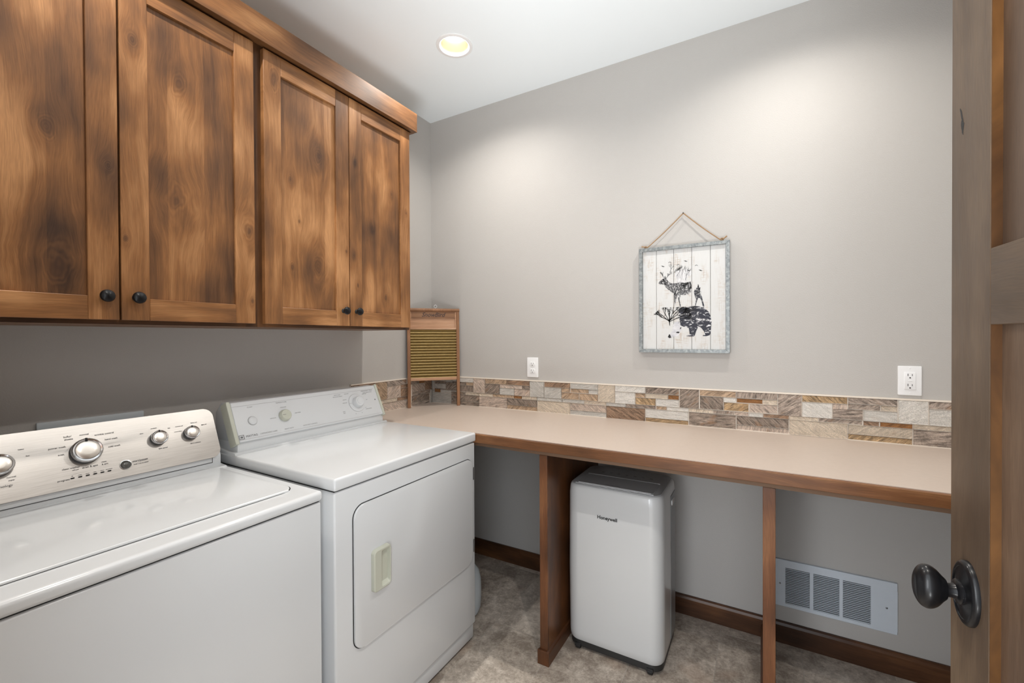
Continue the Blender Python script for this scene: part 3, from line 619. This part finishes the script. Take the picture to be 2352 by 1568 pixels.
obj('air_flap', prism(rrpts(AW-.080, .130, .012, 5), .0025, Matrix.Translation((AX, AY-.0640, .7048)), .001, 1), M_acg, t, True)
M_pale = plain('pale_edge', (.78, .79, .80), .4)
obj('flap_edge', [box(AX-.158, AX+.158, AY+.0040, AY+.0075, .7048, .7072), tube([(AX-.154, AY-.1295, .7068), (AX+.150, AY-.1295, .7068)], .0014, 6), tube([(AX-.165, AY-.1385, .7052), (AX+.163, AY-.1385, .7052)], .0018, 6)], M_pale, t)
fl = lambda s, x, y, size, sh=0: (s, size, frame_m((x, y, .7056), (1, 0, 0), (0, 1, 0)), 'CENTER', sh)
its = [('Honeywell', .014, frame_m((AX-.01, AY-.112, .7075), (1, 0, 0), (0, 1, 0)), 'CENTER', 0)]
for i, s in enumerate(['TIMER', 'MODE', 'SPEED', 'SLEEP', '-', '+', 'POWER']): its.append(fl(s, AX-.105+i*.036, AY+.045, .008))
for q in its: obj('lettering', text_bm([q]), M_ink, t)
for i in range(7): obj('touch_button', prism(rrpts(.014, .007, .003, 4), .0004, Matrix.Translation((AX-.105+i*.036, AY+.060, .7052))), M_ink, t)
obj('logo', text_bm([('Honeywell', .0195, frame_m((1.3400, AY-(AD+.003)/2-.0006, .5850), (1, 0, 0), (0, 0, 1)), 'CENTER', 0)], .00045), plain('black_logo', (.01, .01, .01), .4), t)
bs = prism(rrpts(AW-.012, AD-.012, .048, 8), .030, Mz(.014), .004, 2); 
obj('base_tray', bs, plain('black_base', (.02, .02, .02), .45), t, True)
obj('side_panel', [box(AX+AW/2-.002, AX+AW/2+.0024, AY+.010, AY+.110, .06, .66, .001, 1)], plain('ac_side_grey', (.20, .21, .215), .3), t)
obj('side_grip', prism(rrpts(.055, .024, .010, 5), .003, frame_m((AX+AW/2+.0025, AY+.045, .630), (0, 1, 0), (0, 0, 1)), .001, 2), M_pale, t, True)
for sx in (-1, 1):
    for sy in (-1, 1):
        x, y = AX+sx*.150, AY+sy*.149
        obj('caster', [lathe([(.0001, -.010), (.011, -.010), (.013, -.008), (.013, .008), (.011, .010), (.0001, .010)], frame_m((x, y, .013), (0, 1, 0), (0, 0, 1)), 20), box(x-.013, x+.013, y-.012, y+.012, .012, .026, .002)], M_black, t, True)
obj('power_cord', tube([(AX+.05, AY+AD/2-.012, .12), (AX+.07, AY+AD/2+.03, .08), (AX+.11, AY+AD/2+.05, .03), (AX+.16, AY+AD/2+.06, .006), (AX+.22, AY+AD/2+.075, .006)], .004, 8), M_black, t, True) if False else None

# ------------------------------------------------------------------ wall heater and outlets
t = empty('wall_heater', (2.138, 0, .26), 'white metal wall heater cover with three louvred grilles behind the panel leg', 'heater')
hx0, hx1, hz0, hz1 = 1.9265, 2.3500, .1600, .3620
wins = [(1.9788, 2.0663), (2.0783, 2.1668), (2.1783, 2.2676)]; gz0, gz1 = .1750, .3290
bb = [box(hx0, hx1, -.012, -.0005, gz1, hz1, .002), box(hx0, hx1, -.012, -.0005, hz0, gz0, .002)]
xs = [hx0]+[q for w_ in wins for q in w_]+[hx1]
for i in range(0, 8, 2): bb.append(box(xs[i], xs[i+1], -.0118, -.0005, gz0-.003, gz1+.003))
obj('cover_plate', bb, M_heater, t)
obj('back_pan', box(hx0+.01, hx1-.01, -.0028, -.0008, gz0-.004, gz1+.004), plain('heater_dark', (.03, .035, .04), .6), t)
for a, c in wins:
    n = 21; bb = []
    for i in range(n):
        z = gz0+(i+.5)*(gz1-gz0)/n
        bb.append(sweep_y([(0, 0)]*0+[(-.0088, z-.0004), (-.0122, z-.0018), (-.0122, z-.0002), (-.0088, z+.0010)], a, c))
    for q in bb: q.transform(Matrix(((0, 1, 0, 0), (1, 0, 0, 0), (0, 0, 1, 0), (0, 0, 0, 1)))); bmesh.ops.recalc_face_normals(q, faces=q.faces)
    obj('louvre_grille', bb, M_heater, t)
for x, z in ((1.9590, .2580), (2.3170, .2580)):
    obj('screw', [lathe([(.0036, 0), (.0034, .001), (.002, .0018), (.0001, .002)], frame_m((x, -.012, z), (1, 0, 0), (0, 0, 1)), 16), box(x-.003, x+.003, -.0145, -.0135, z-.0004, z+.0004)], plain('screw_steel', (.25, .26, .27), .4, .8), t)

def slots(x, z, k):
    bb = []
    for dz in (-k, k):
        bb += [box(x-.0072, x-.0056, -.0098, -.0084, z+dz-.001, z+dz+.0078), box(x+.0056, x+.0070, -.0098, -.0084, z+dz-.0005, z+dz+.0068)]
        bb.append(lathe([(.0024, 0), (.0024, .0013), (.0001, .0013)], frame_m((x, -.0084, z+dz-.0078), (1, 0, 0), (0, 0, 1)), 12))
    return bb
def outlet(x, z, lab, decora):
    t = empty('wall_outlet', (x, 0, z), lab, 'outlet', 'white outlets on the back wall')
    M = frame_m((x, -.0005, z), (1, 0, 0), (0, 0, 1))
    obj('cover_plate', prism(rrpts(.0705, .1135, .003, 4), .0058, M, .0022, 3), M_outlet, t, True)
    if decora: rc = [prism(rrpts(.0335, .0670, .002, 3), .0030, frame_m((x, -.0058, z), (1, 0, 0), (0, 0, 1)), .0008, 2), box(x-.006, x+.006, -.0098, -.0086, z-.0018, z+.0018, .0003, 1)]
    else: rc = [prism(rrpts(.0330, .0275, .0105, 5), .0030, frame_m((x, -.0058, z+s*.0195), (1, 0, 0), (0, 0, 1)), .0006, 2) for s in (-1, 1)]
    r_ = obj('receptacle', rc, M_outlet, t, True)
    for q in slots(x, z, .0195): obj('slot', q, M_gap, r_)
    zz = ((.0,) if not decora else (.048, -.048))
    for q in zz: obj('screw', lathe([(.0028, 0), (.0026, .0012), (.0001, .0014)], frame_m((x, -.0060, z+q), (1, 0, 0), (0, 0, 1)), 12), M_outlet, t)
outlet(.7505, 1.1600, 'white duplex outlet on the wall right of the washboard', False)
outlet(2.3855, 1.1565, 'white rectangular-faced outlet on the wall near the open door', True)
# ------------------------------------------------------------------ washboard leaning in the corner
t = empty('washboard', (.143, -.148, .908), 'old wooden washboard with ridged brass plate leaning in the counter corner', 'washboard')
WA = Vector((.2014, .2230, 0)).normalized(); WN = Vector((.2230, -.2014, 0)).normalized()
lean = math.atan2(.022, .607); WU = (Vector((0, 0, 1))*math.cos(lean)-WN*math.sin(lean)).normalized()
MB_ = Matrix((WA, WU, WA.cross(WU))).transposed().to_4x4(); MB_.translation = Vector((.042, -.260, .9085))+WN*.004
# local: x along the board, y up, z towards the room
WO = ORG[t.name]
M_wb = wood('washboard_wood', 'z', 3.3, 1, (), WO, 'y', dark=(.20, .095, .045), mid=(.33, .165, .085), light=(.45, .25, .14), rough=.5)
M_wb2 = wood('washboard_pale_wood', 'x', 7.3, 1, (), WO, 'y', dark=(.36, .19, .10), mid=(.52, .30, .18), light=(.62, .40, .27), rough=.5)
M_wb3 = wood('washboard_band_wood', 'x', 9.3, 1, (), WO, 'y', dark=(.17, .085, .045), mid=(.27, .14, .075), light=(.36, .20, .11), rough=.5)
for a, c in ((-.0080, .0105), (.2930, .3115)):
    obj('side_post', box(a, c, 0.0, .600, -.018, .0, .0012, 1, M=MB_), M_wb, t)
obj('top_rail', [tube([MB_@Vector((-.010, .596, -.006)), MB_@Vector((.313, .596, -.006))], .0105, 14)], M_wb, t, True)
obj('name_board', box(.0105, .2930, .548, .590, -.015, -.006, M=MB_), M_wb3, t)
obj('soap_shelf', [box(.0105, .2930, .482, .548, -.0165, -.0135, M=MB_), box(.0105, .2930, .476, .486, -.0150, -.004, .001, 1, M=MB_), box(.0105, .0165, .482, .590, -.0135, -.005, M=MB_), box(.287, .2930, .482, .590, -.0135, -.005, M=MB_)], M_wb2, t)
# ridged plate
b = bmesh.new(); nr = 17; y0, y1 = .180, .474; st = 8; rows = []
nx = 60
for i in range(nr*st+1):
    yy = y0+(y1-y0)*i/(nr*st); ph = (i % st)/st*2*math.pi
    zz = -.0110+.0062*math.cos(ph)
    r_ = []
    for j in range(nx+1):
        xx = .0105+.2825*j/nx
        tw = .0007*math.cos(j*2.1+ph) if math.cos(ph) > .2 else 0
        r_.append(b.verts.new(MB_@Vector((xx, yy, zz+tw))))
    rows.append(r_)
for A, B in zip(rows, rows[1:]):
    for j in range(nx): b.faces.new((A[j], A[j+1], B[j+1], B[j]))
M_brass = plain('brass_sheet', (.40, .30, .135), .42, .7, noise=.18, nscale=60)
obj('ridged_plate', b, M_brass, t, True, autos=80, label='ridged brass rubbing plate')
obj('plate_backing', box(.0105, .2930, .180, .476, -.0195, -.0170, M=MB_), M_gap, t)
obj('bottom_rail', box(.0105, .2930, .162, .180, -.0170, -.002, .0015, 1, M=MB_), M_wb2, t)
Mt = MB_ @ Matrix.Translation((.150, .566, -.0056))
obj('name_lettering', text_bm([('SnowBird', .036, Mt, 'CENTER', .35)], .0006), plain('faded_black_print', (.06, .035, .03), .6), t)
ring = [MB_@Vector((.166+.0085*math.cos(a), .6200+.0085*math.sin(a), -.016)) for a in [2*math.pi*i/20 for i in range(21)]]
obj('hanging_hook', [tube(ring, .0014, 6), tube([MB_@Vector((.166, .600, -.016)), MB_@Vector((.166, .612, -.016))], .0014, 6)], M_white2, t, True, label='small white wire hook')

# ------------------------------------------------------------------ hanging picture
t = empty('hanging_picture', (1.564, 0, 1.51), 'white plank picture of a deer over a bear in a galvanized frame hung on twine', 'picture')
def galv():
    q = NT('galvanized_steel'); v = q.n('ShaderNodeTexVoronoi'); q.l(q.objc(), v.inputs['Vector']); v.inputs['Scale'].default_value = 110
    n_ = q.noise(q.objc(), 45, 3, .6, .8); f = q.math('ADD', q.math('MULTIPLY', q.sep(v.outputs['Color'])[0], .4), q.math('MULTIPLY', n_, .6))
    q.set(q.ramp(f, [(.3, (.20, .22, .225)), (.5, (.26, .283, .288)), (.7, (.35, .37, .375))]), .45, .35); return q.m
M_galv = galv()
px0, px1, pz0, pz1 = 1.3600, 1.7655, 1.2545, 1.7680; fwid = .0165
def mitre(a, b_, c, d_):
    q = bmesh.new(); F = [q.verts.new((p[0], -.0300, p[1])) for p in (a, b_, c, d_)]; K = [q.verts.new((p[0], -.0060, p[1])) for p in (a, b_, c, d_)]
    q.faces.new(F); q.faces.new(K[::-1])
    for i in range(4): q.faces.new((F[i], K[i], K[(i+1) % 4], F[(i+1) % 4]))
    bmesh.ops.recalc_face_normals(q, faces=q.faces); bmesh.ops.bevel(q, geom=list(q.edges), offset=.0007, segments=1, affect='EDGES'); return q
i0, i1, j0, j1 = px0+fwid, px1-fwid, pz0+fwid, pz1-fwid
for q in (((px0, pz0), (px1, pz0), (i1, j0), (i0, j0)), ((px0, pz1), (i0, j1), (i1, j1), (px1, pz1)), ((px0, pz0), (i0, j0), (i0, j1), (px0, pz1)), ((px1, pz0), (px1, pz1), (i1, j1), (i1, j0))):
    obj('frame_bar', mitre(*q), M_galv, t)
def plankmat():
    q = NT('whitewashed_planks'); P = q.sep(q.objc())
    h = q.noise(q.comb(q.math('MULTIPLY', P[0], 18), q.math('MULTIPLY', P[2], 420), 0), 1, 3, .7); v = q.noise(q.comb(q.math('MULTIPLY', P[0], 420), q.math('MULTIPLY', P[2], 14), 5), 1, 3, .7)
    w_ = q.mr(q.math('MAXIMUM', h, v), .52, .66, 0, 1); a = q.noise(q.comb(q.math('MULTIPLY', P[0], 20), q.math('MULTIPLY', P[2], 7), 2), 1, 2)
    m_ = q.math('MULTIPLY', w_, q.mr(a, .44, .62)); c = q.mix(m_, (.64, .645, .64), (.44, .33, .24)); c = q.mix(q.math('MULTIPLY', q.mr(v, .52, .66), .35), c, (.55, .53, .50))
    q.set(c, .6); return q.m
M_pl = plankmat()
bx = [i0, 1.4425, 1.5232, 1.6038, 1.6845, i1]
for a, c in zip(bx, bx[1:]):
    obj('plank', box(a+.0008, c-.0008, -.0200, -.0080, j0, j1, .0006, 1), M_pl, t)
obj('backing', box(i0, i1, -.0080, -.0050, j0, j1), M_gap, t)
# the print: silhouettes filled with trees
YP = -.0204
def flat(pts, y=YP):
    b = bmesh.new(); vs = [b.verts.new((x, y, z)) for x, z in pts]; e = [b.edges.new((vs[i], vs[(i+1) % len(vs)])) for i in range(len(vs))]
    bmesh.ops.triangle_fill(b, use_beauty=True, edges=e)
    for f in b.faces:
        f.normal_update()
        if f.normal.y > 0: f.normal_flip()
    return b
def inside(x, z, poly):
    c = False; n = len(poly)
    for i in range(n):
        x1, z1 = poly[i]; x2, z2 = poly[(i+1) % n]
        if (z1 > z) != (z2 > z) and x < (x2-x1)*(z-z1)/(z2-z1)+x1: c = not c
    return c
bear = [(1.545, 1.464), (1.56, 1.469), (1.58, 1.470), (1.599, 1.474), (1.618, 1.476), (1.64, 1.472), (1.661, 1.462), (1.677, 1.446), (1.685, 1.425), (1.689, 1.402), (1.687, 1.372), (1.685, 1.345), (1.68, 1.337), (1.667, 1.333), (1.65, 1.334), (1.653, 1.338), (1.663, 1.339), (1.658, 1.352), (1.646, 1.371), (1.636, 1.376), (1.629, 1.371), (1.622, 1.354), (1.618, 1.338), (1.614, 1.333), (1.599, 1.332), (1.58, 1.334), (1.583, 1.338), (1.594, 1.339), (1.593, 1.355), (1.59, 1.373), (1.573, 1.377), (1.562, 1.381), (1.553, 1.386)]
head = [(1.553, 1.386), (1.558, 1.364), (1.55, 1.346), (1.544, 1.336), (1.531, 1.331), (1.521, 1.332), (1.514, 1.326), (1.502, 1.324), (1.496, 1.328), (1.499, 1.338), (1.509, 1.347), (1.516, 1.364), (1.519, 1.382), (1.527, 1.402), (1.545, 1.405)]
def inkmat(nm, sc_, lo, hi, ink, pap, aniso=(1, 1, 2.2)):
    q = NT(nm); n_ = q.noise(q.vmath('MULTIPLY', q.objc(), aniso), sc_, 4, .72, .5); f = q.mr(n_, lo, hi, 0, 1)
    q.set(q.mix(f, ink, pap), .6); return q.m
obj('bear_print', flat(bear), inkmat('bear_ink', 70, .54, .62, (.018, .020, .034), (.72, .72, .74), (.8, 1, 1.7)), t)
obj('bear_head_print', [flat(head)], inkmat('bear_head_ink', 20, .3, .7, (.46, .46, .50), (.72, .72, .74)), t)
obj('bear_nose_print', [flat([(1.4955, 1.330), (1.503, 1.3245), (1.511, 1.327), (1.507, 1.340), (1.503, 1.3445), (1.499, 1.338)], YP-.0002), flat([(1.534, 1.349), (1.546, 1.348), (1.550, 1.353), (1.543, 1.356), (1.535, 1.354)], YP-.0002), flat([(1.553, 1.366), (1.557, 1.372), (1.556, 1.378), (1.551, 1.372)], YP-.0002)], M_gap, t)
deer = [(1.452, 1.593), (1.457, 1.601), (1.468, 1.611), (1.476, 1.614), (1.483, 1.628), (1.489, 1.613), (1.498, 1.599), (1.514, 1.588), (1.531, 1.588), (1.554, 1.590), (1.573, 1.587), (1.599, 1.592), (1.604, 1.564), (1.602, 1.544), (1.589, 1.531), (1.568, 1.528), (1.551, 1.533), (1.548, 1.518), (1.552, 1.498), (1.556, 1.474), (1.552, 1.474), (1.545, 1.500), (1.539, 1.528), (1.533, 1.500), (1.529, 1.478), (1.5255, 1.478), (1.526, 1.500), (1.525, 1.530), (1.521, 1.538), (1.504, 1.554), (1.488, 1.568), (1.478, 1.586), (1.461, 1.586)]
obj('deer_print', flat(deer, YP+.0001), inkmat('deer_ink', 95, .40, .62, (.10, .10, .11), (.66, .66, .665), (1, 1, 1)), t)
hind = [(1.613, 1.540), (1.617, 1.553), (1.622, 1.551), (1.623, 1.561), (1.629, 1.560), (1.632, 1.575), (1.636, 1.560), (1.642, 1.562), (1.640, 1.548), (1.639, 1.533), (1.648, 1.519), (1.653, 1.495), (1.658, 1.477), (1.657, 1.466), (1.652, 1.467), (1.648, 1.490), (1.641, 1.510), (1.632, 1.513), (1.626, 1.495), (1.621, 1.475), (1.6175, 1.477), (1.621, 1.496), (1.622, 1.508), (1.617, 1.522)]

obj('deer_hind_print', flat(hind), inkmat('hind_ink', 80, .52, .66, (.03, .032, .045), (.6, .6, .6)), t)
pale = [(1.530, 1.642), (1.545, 1.650), (1.585, 1.653), (1.603, 1.640), (1.600, 1.618), (1.585, 1.616), (1.580, 1.595), (1.560, 1.590), (1.538, 1.590), (1.536, 1.615), (1.528, 1.625)]
obj('far_trees_print', flat(pale, YP+.0002), inkmat('far_trees_ink', 60, .42, .62, (.52, .52, .535), (.74, .74, .745), (1.6, 1, .7)), t)
# branches as thin strips
br = bmesh.new()
def strip(x0, z0, x1, z1, w0, w1, y=YP-.0003):
    dx, dz = x1-x0, z1-z0; L = math.hypot(dx, dz) or 1e-6; nx_, nz_ = -dz/L, dx/L
    vs = [br.verts.new(p) for p in ((x0+nx_*w0, y, z0+nz_*w0), (x1+nx_*w1, y, z1+nz_*w1), (x1-nx_*w1, y, z1-nz_*w1), (x0-nx_*w0, y, z0-nz_*w0))]
    f = br.faces.new(vs); f.normal_update()
    if f.normal.y > 0: f.normal_flip()
rnd = random.Random(11)
def branch(x, z, a, L, w_, dep, ok=None):
    if dep == 0 or L < .003: return
    for _ in range(4):
        x1, z1 = x+L*math.cos(a), z+L*math.sin(a)
        if not ok or ok(x1, z1): break
        L *= .6
    else: return
    strip(x, z, x1, z1, w_, w_*.65)
    for k in range(3 if dep > 2 else 2):
        branch(x+(x1-x)*(.55+.45*rnd.random()), z+(z1-z)*(.55+.45*rnd.random()), a+rnd.uniform(-.65, .65), L*rnd.uniform(.5, .8), w_*.6, dep-1, ok)
# spreading tree that forms the bear's shoulders
okt = lambda x, z: z < 1.474-.9*max(0, 1.465-x) and x > 1.428 and z > 1.372
strip(1.5050, 1.385, 1.5035, 1.402, .0012, .0026); strip(1.5035, 1.402, 1.5030, 1.445, .0028, .0016)
for a, L in ((92, .03), (118, .055), (137, .058), (152, .048), (70, .055), (50, .062), (38, .052), (25, .05)):
    branch(1.5035, 1.400+rnd.random()*.012, R(a), L, .0018, 6, okt)
okd = lambda x, z: inside(x, z, deer)
for x, z, a, L in ((1.527, 1.500, 88, .045), (1.530, 1.530, 100, .04), (1.530, 1.535, 75, .045), (1.535, 1.530, 60, .04), (1.520, 1.545, 140, .04), (1.505, 1.565, 130, .03), (1.500, 1.575, 110, .022), (1.485, 1.585, 120, .02), (1.470, 1.598, 170, .014), (1.575, 1.532, 60, .035), (1.568, 1.531, 80, .04), (1.585, 1.535, 65, .04), (1.552, 1.480, 100, .04), (1.480, 1.600, 60, .016), (1.545, 1.540, 50, .04)):
    branch(x, z, R(a), L, .0013, 6, okd)
okb = lambda x, z: 1.545 < x < 1.60 and 1.37 < z < 1.472
for x, z, a, L in ((1.545, 1.400, 30, .04), (1.548, 1.41, 60, .04), (1.55, 1.43, 15, .03), (1.556, 1.45, 40, .02)): branch(x, z, R(a), L, .0009, 5, okb)
# antlers
for x, z, a, L in ((1.488, 1.613, 55, .016), (1.497, 1.626, 50, .012), (1.505, 1.641, 70, .022), (1.478, 1.618, 120, .014), (1.470, 1.630, 110, .012), (1.523, 1.636, 60, .02), (1.529, 1.640, 45, .016)): branch(x, z, R(a), L, .0009, 4)
for x, z, a, L in ((1.538, 1.622, 60, .03), (1.560, 1.628, 80, .022), (1.575, 1.600, 75, .03)): branch(x, z, R(a), L, .0007, 4)
for i in range(11):
    z_ = 1.576-i*.0042; w_ = .002+i*.0013
    for s_ in (-1, 1):
        for q in range(2): strip(1.632, z_, 1.632+s_*w_*rnd.uniform(.7, 1.15), z_-.003-rnd.random()*.003, .0008, .0002)
obj('branch_print', br, M_gap, t)
br = bmesh.new()
for (x, z), s in zip([(1.473, 1.674), (1.505, 1.690), (1.543, 1.675), (1.577, 1.690), (1.590, 1.645), (1.624, 1.665), (1.642, 1.641)], [0, 1, 1, 0, 0, 1, 0]):
    if s:
        for i in range(5):
            a0, a1 = R(20+28*i), R(20+28*(i+1)); strip(x+.0065*math.cos(a0), z-.004+.006*math.sin(a0), x+.0065*math.cos(a1), z-.004+.006*math.sin(a1), .0008, .0008)
    else:
        strip(x-.008, z+.003, x+.001, z-.001, .0004, .0017); strip(x+.001, z-.001, x+.008, z-.002, .0018, .0005); strip(x-.002, z+.003, x+.001, z-.001, .0004, .0012)
obj('bird_print', br, M_gap, t)
# twine
M_twine = plain('jute_twine', (.36, .22, .11), .85, noise=.35, nscale=500)
def twine(a, c, n=70, rr=.0017, tw=10):
    a, c = Vector(a), Vector(c); L = (c-a).length; out = []
    d = (c-a).normalized(); s1 = d.cross(Vector((0, 1, 0))).normalized(); s2 = Vector((0, 1, 0))
    for ph in (0, math.pi):
        out.append(tube([a.lerp(c, i/n)+(s1*math.cos(ph+i/n*L*650/1.6)+s2*math.sin(ph+i/n*L*650/1.6))*.0011-Vector((0, 0, .004*math.sin(math.pi*i/n))) for i in range(n+1)], rr, 6))
    return out
apex = (1.5655, -.012, 1.9205); lk = (1.3975, -.022, 1.7700); rk = (1.7280, -.022, 1.7720)
tb = twine(lk, apex)+twine(apex, rk)
for (kx, kz), s in (((1.392, 1.7735), -1), ((1.733, 1.7755), 1)):
    for i in range(4):
        a = i*1.5; tb.append(tube([(kx+.006*math.cos(a+q*.9)*(1 if q < 5 else 1.1), -.020-.004*math.sin(a+q), kz+.0045*math.sin(a+q*.9)) for q in range(7)], .0022, 6))
    tb.append(tube([(kx, -.02, kz), (kx+s*.010, -.022, kz+.004), (kx+s*.020, -.021, kz+(.012 if s > 0 else .006))], [.0022, .0026, .0034], 6))
    tb.append(tube([(kx, -.02, kz-.006), (kx, -.019, kz+.001)], .002, 6))
obj('hanging_twine', tb, M_twine, t, True)
obj('nail', lathe([(.0028, .0), (.0028, .001), (.001, .0012), (.001, .014)], frame_m((1.5655, -.0155, 1.9205), (1, 0, 0), (0, 0, -1)), 10), M_gap, t)

# ------------------------------------------------------------------ the open door
A = R(4.75); e0 = Vector((2.1733, -1.2020, 0)); DV = Vector((math.sin(A), -math.cos(A), 0)); DN = Vector((-math.cos(A), -math.sin(A), 0))
# local: x from latch edge to hinge, y up, z out of the face towards the room
MD = Matrix((DV, Vector((0, 0, 1)), DV.cross(Vector((0, 0, 1))))).transposed().to_4x4(); MD.translation = e0
if (DV.cross(Vector((0, 0, 1)))).dot(DN) < 0:
    MD = Matrix((DV, Vector((0, 0, 1)), DN)).transposed().to_4x4(); MD.translation = e0
t = empty('door_1', (e0.x, e0.y, 0), kind='structure')
DO = ORG[t.name]
GD = dict(dark=(.065, .043, .028), mid=(.112, .075, .048), light=(.165, .115, .074))
M_ds = wood('door_stile_wood', 'z', 2.9, 1, (), DO, 'x', **GD); M_dr = wood('door_rail_wood', 'y', 4.9, 1, (), DO, 'x', **GD)
M_dp = wood('door_panel_wood', 'z', 6.9, 1, (), DO, 'x', dark=(.065, .040, .026), mid=(.115, .072, .046), light=(.165, .108, .07))
M_de = wood('door_bead_wood', 'z', 3.9, 1, (), DO, 'x', dark=(.05, .020, .006), mid=(.105, .045, .012), light=(.16, .072, .022))
DW, DT_, S_ = .905, .035, .117
for a, c in ((0, S_), (DW-S_, DW)):
    obj('stile', box(a, c, .008, 2.035, -DT_, 0, .0012, 1, M=MD), M_ds, t)
for a, c in ((.008, .24), (1.3450, 1.4570), (1.915, 2.035)):
    obj('rail', box(S_, DW-S_, a, c, -DT_, -.0002, .0008, 1, M=MD), M_dr, t)
for a, c in ((.24, 1.345), (1.457, 1.915)):
    obj('panel', box(S_-.002, DW-S_+.002, a-.002, c+.002, -.0225, -.0125, M=MD), M_dp, t)
    obj('panel_edge', [box(S_, S_+.0012, a, c, -.0125, -.0006, M=MD), box(DW-S_-.0012, DW-S_, a, c, -.0125, -.0006, M=MD)], M_de, t)
obj('wood_knot', [prism([(.0035*math.cos(q)*(1+.5*math.sin(3*q)), .013*math.sin(q)*(1+.35*math.cos(2*q+1))) for q in [2*math.pi*i/18 for i in range(18)]], .0004, MD@Matrix.Translation((.036, 1.669, 0))), prism([(.0018*math.cos(q)*(1+.4*math.sin(4*q)), .014*math.sin(q)) for q in [2*math.pi*i/14 for i in range(14)]], .0004, MD@Matrix.Translation((.033, 1.690, 0))@Matrix.Rotation(.35, 4, 'Z'))], M_gap, t)
KY = .9175; KX = .0600
Mk = MD @ Matrix.Translation((KX, KY, 0))
rs = lathe([(.0365, 0), (.0365, .004), (.0352, .0070), (.0325, .0088), (.0295, .0090), (.0290, .0078), (.0270, .0080), (.0150, .0115), (.0130, .0120)], None, 48, 1.40); rs.transform(Mk)
k = obj('door_knob', [rs], M_bronze, t, True, label='black oval door knob')
nk = lathe([(.0190, .0105), (.0190, .0140), (.0170, .0160), (.0120, .0175), (.0108, .022), (.0108, .029), (.0135, .034)], Mk, 32)
obj('neck', nk, M_bronze, k, True)
eg = lathe(smooth_prof([(.0110, .028), (.0145, .033), (.0200, .040), (.0232, .048), (.0230, .0555), (.0195, .0620), (.0130, .0665), (.0060, .0682), (.0001, .0685)]), None, 40, 1.50); eg.transform(Mk)
obj('knob_grip', eg, M_bronze, k, True)
for z in (.25, 1.05, 1.85):
    obj('hinge', tube([MD@Vector((DW+.006, z-.05, .004)), MD@Vector((DW+.006, z+.05, .004))], .005, 12), M_bronze, t, True)
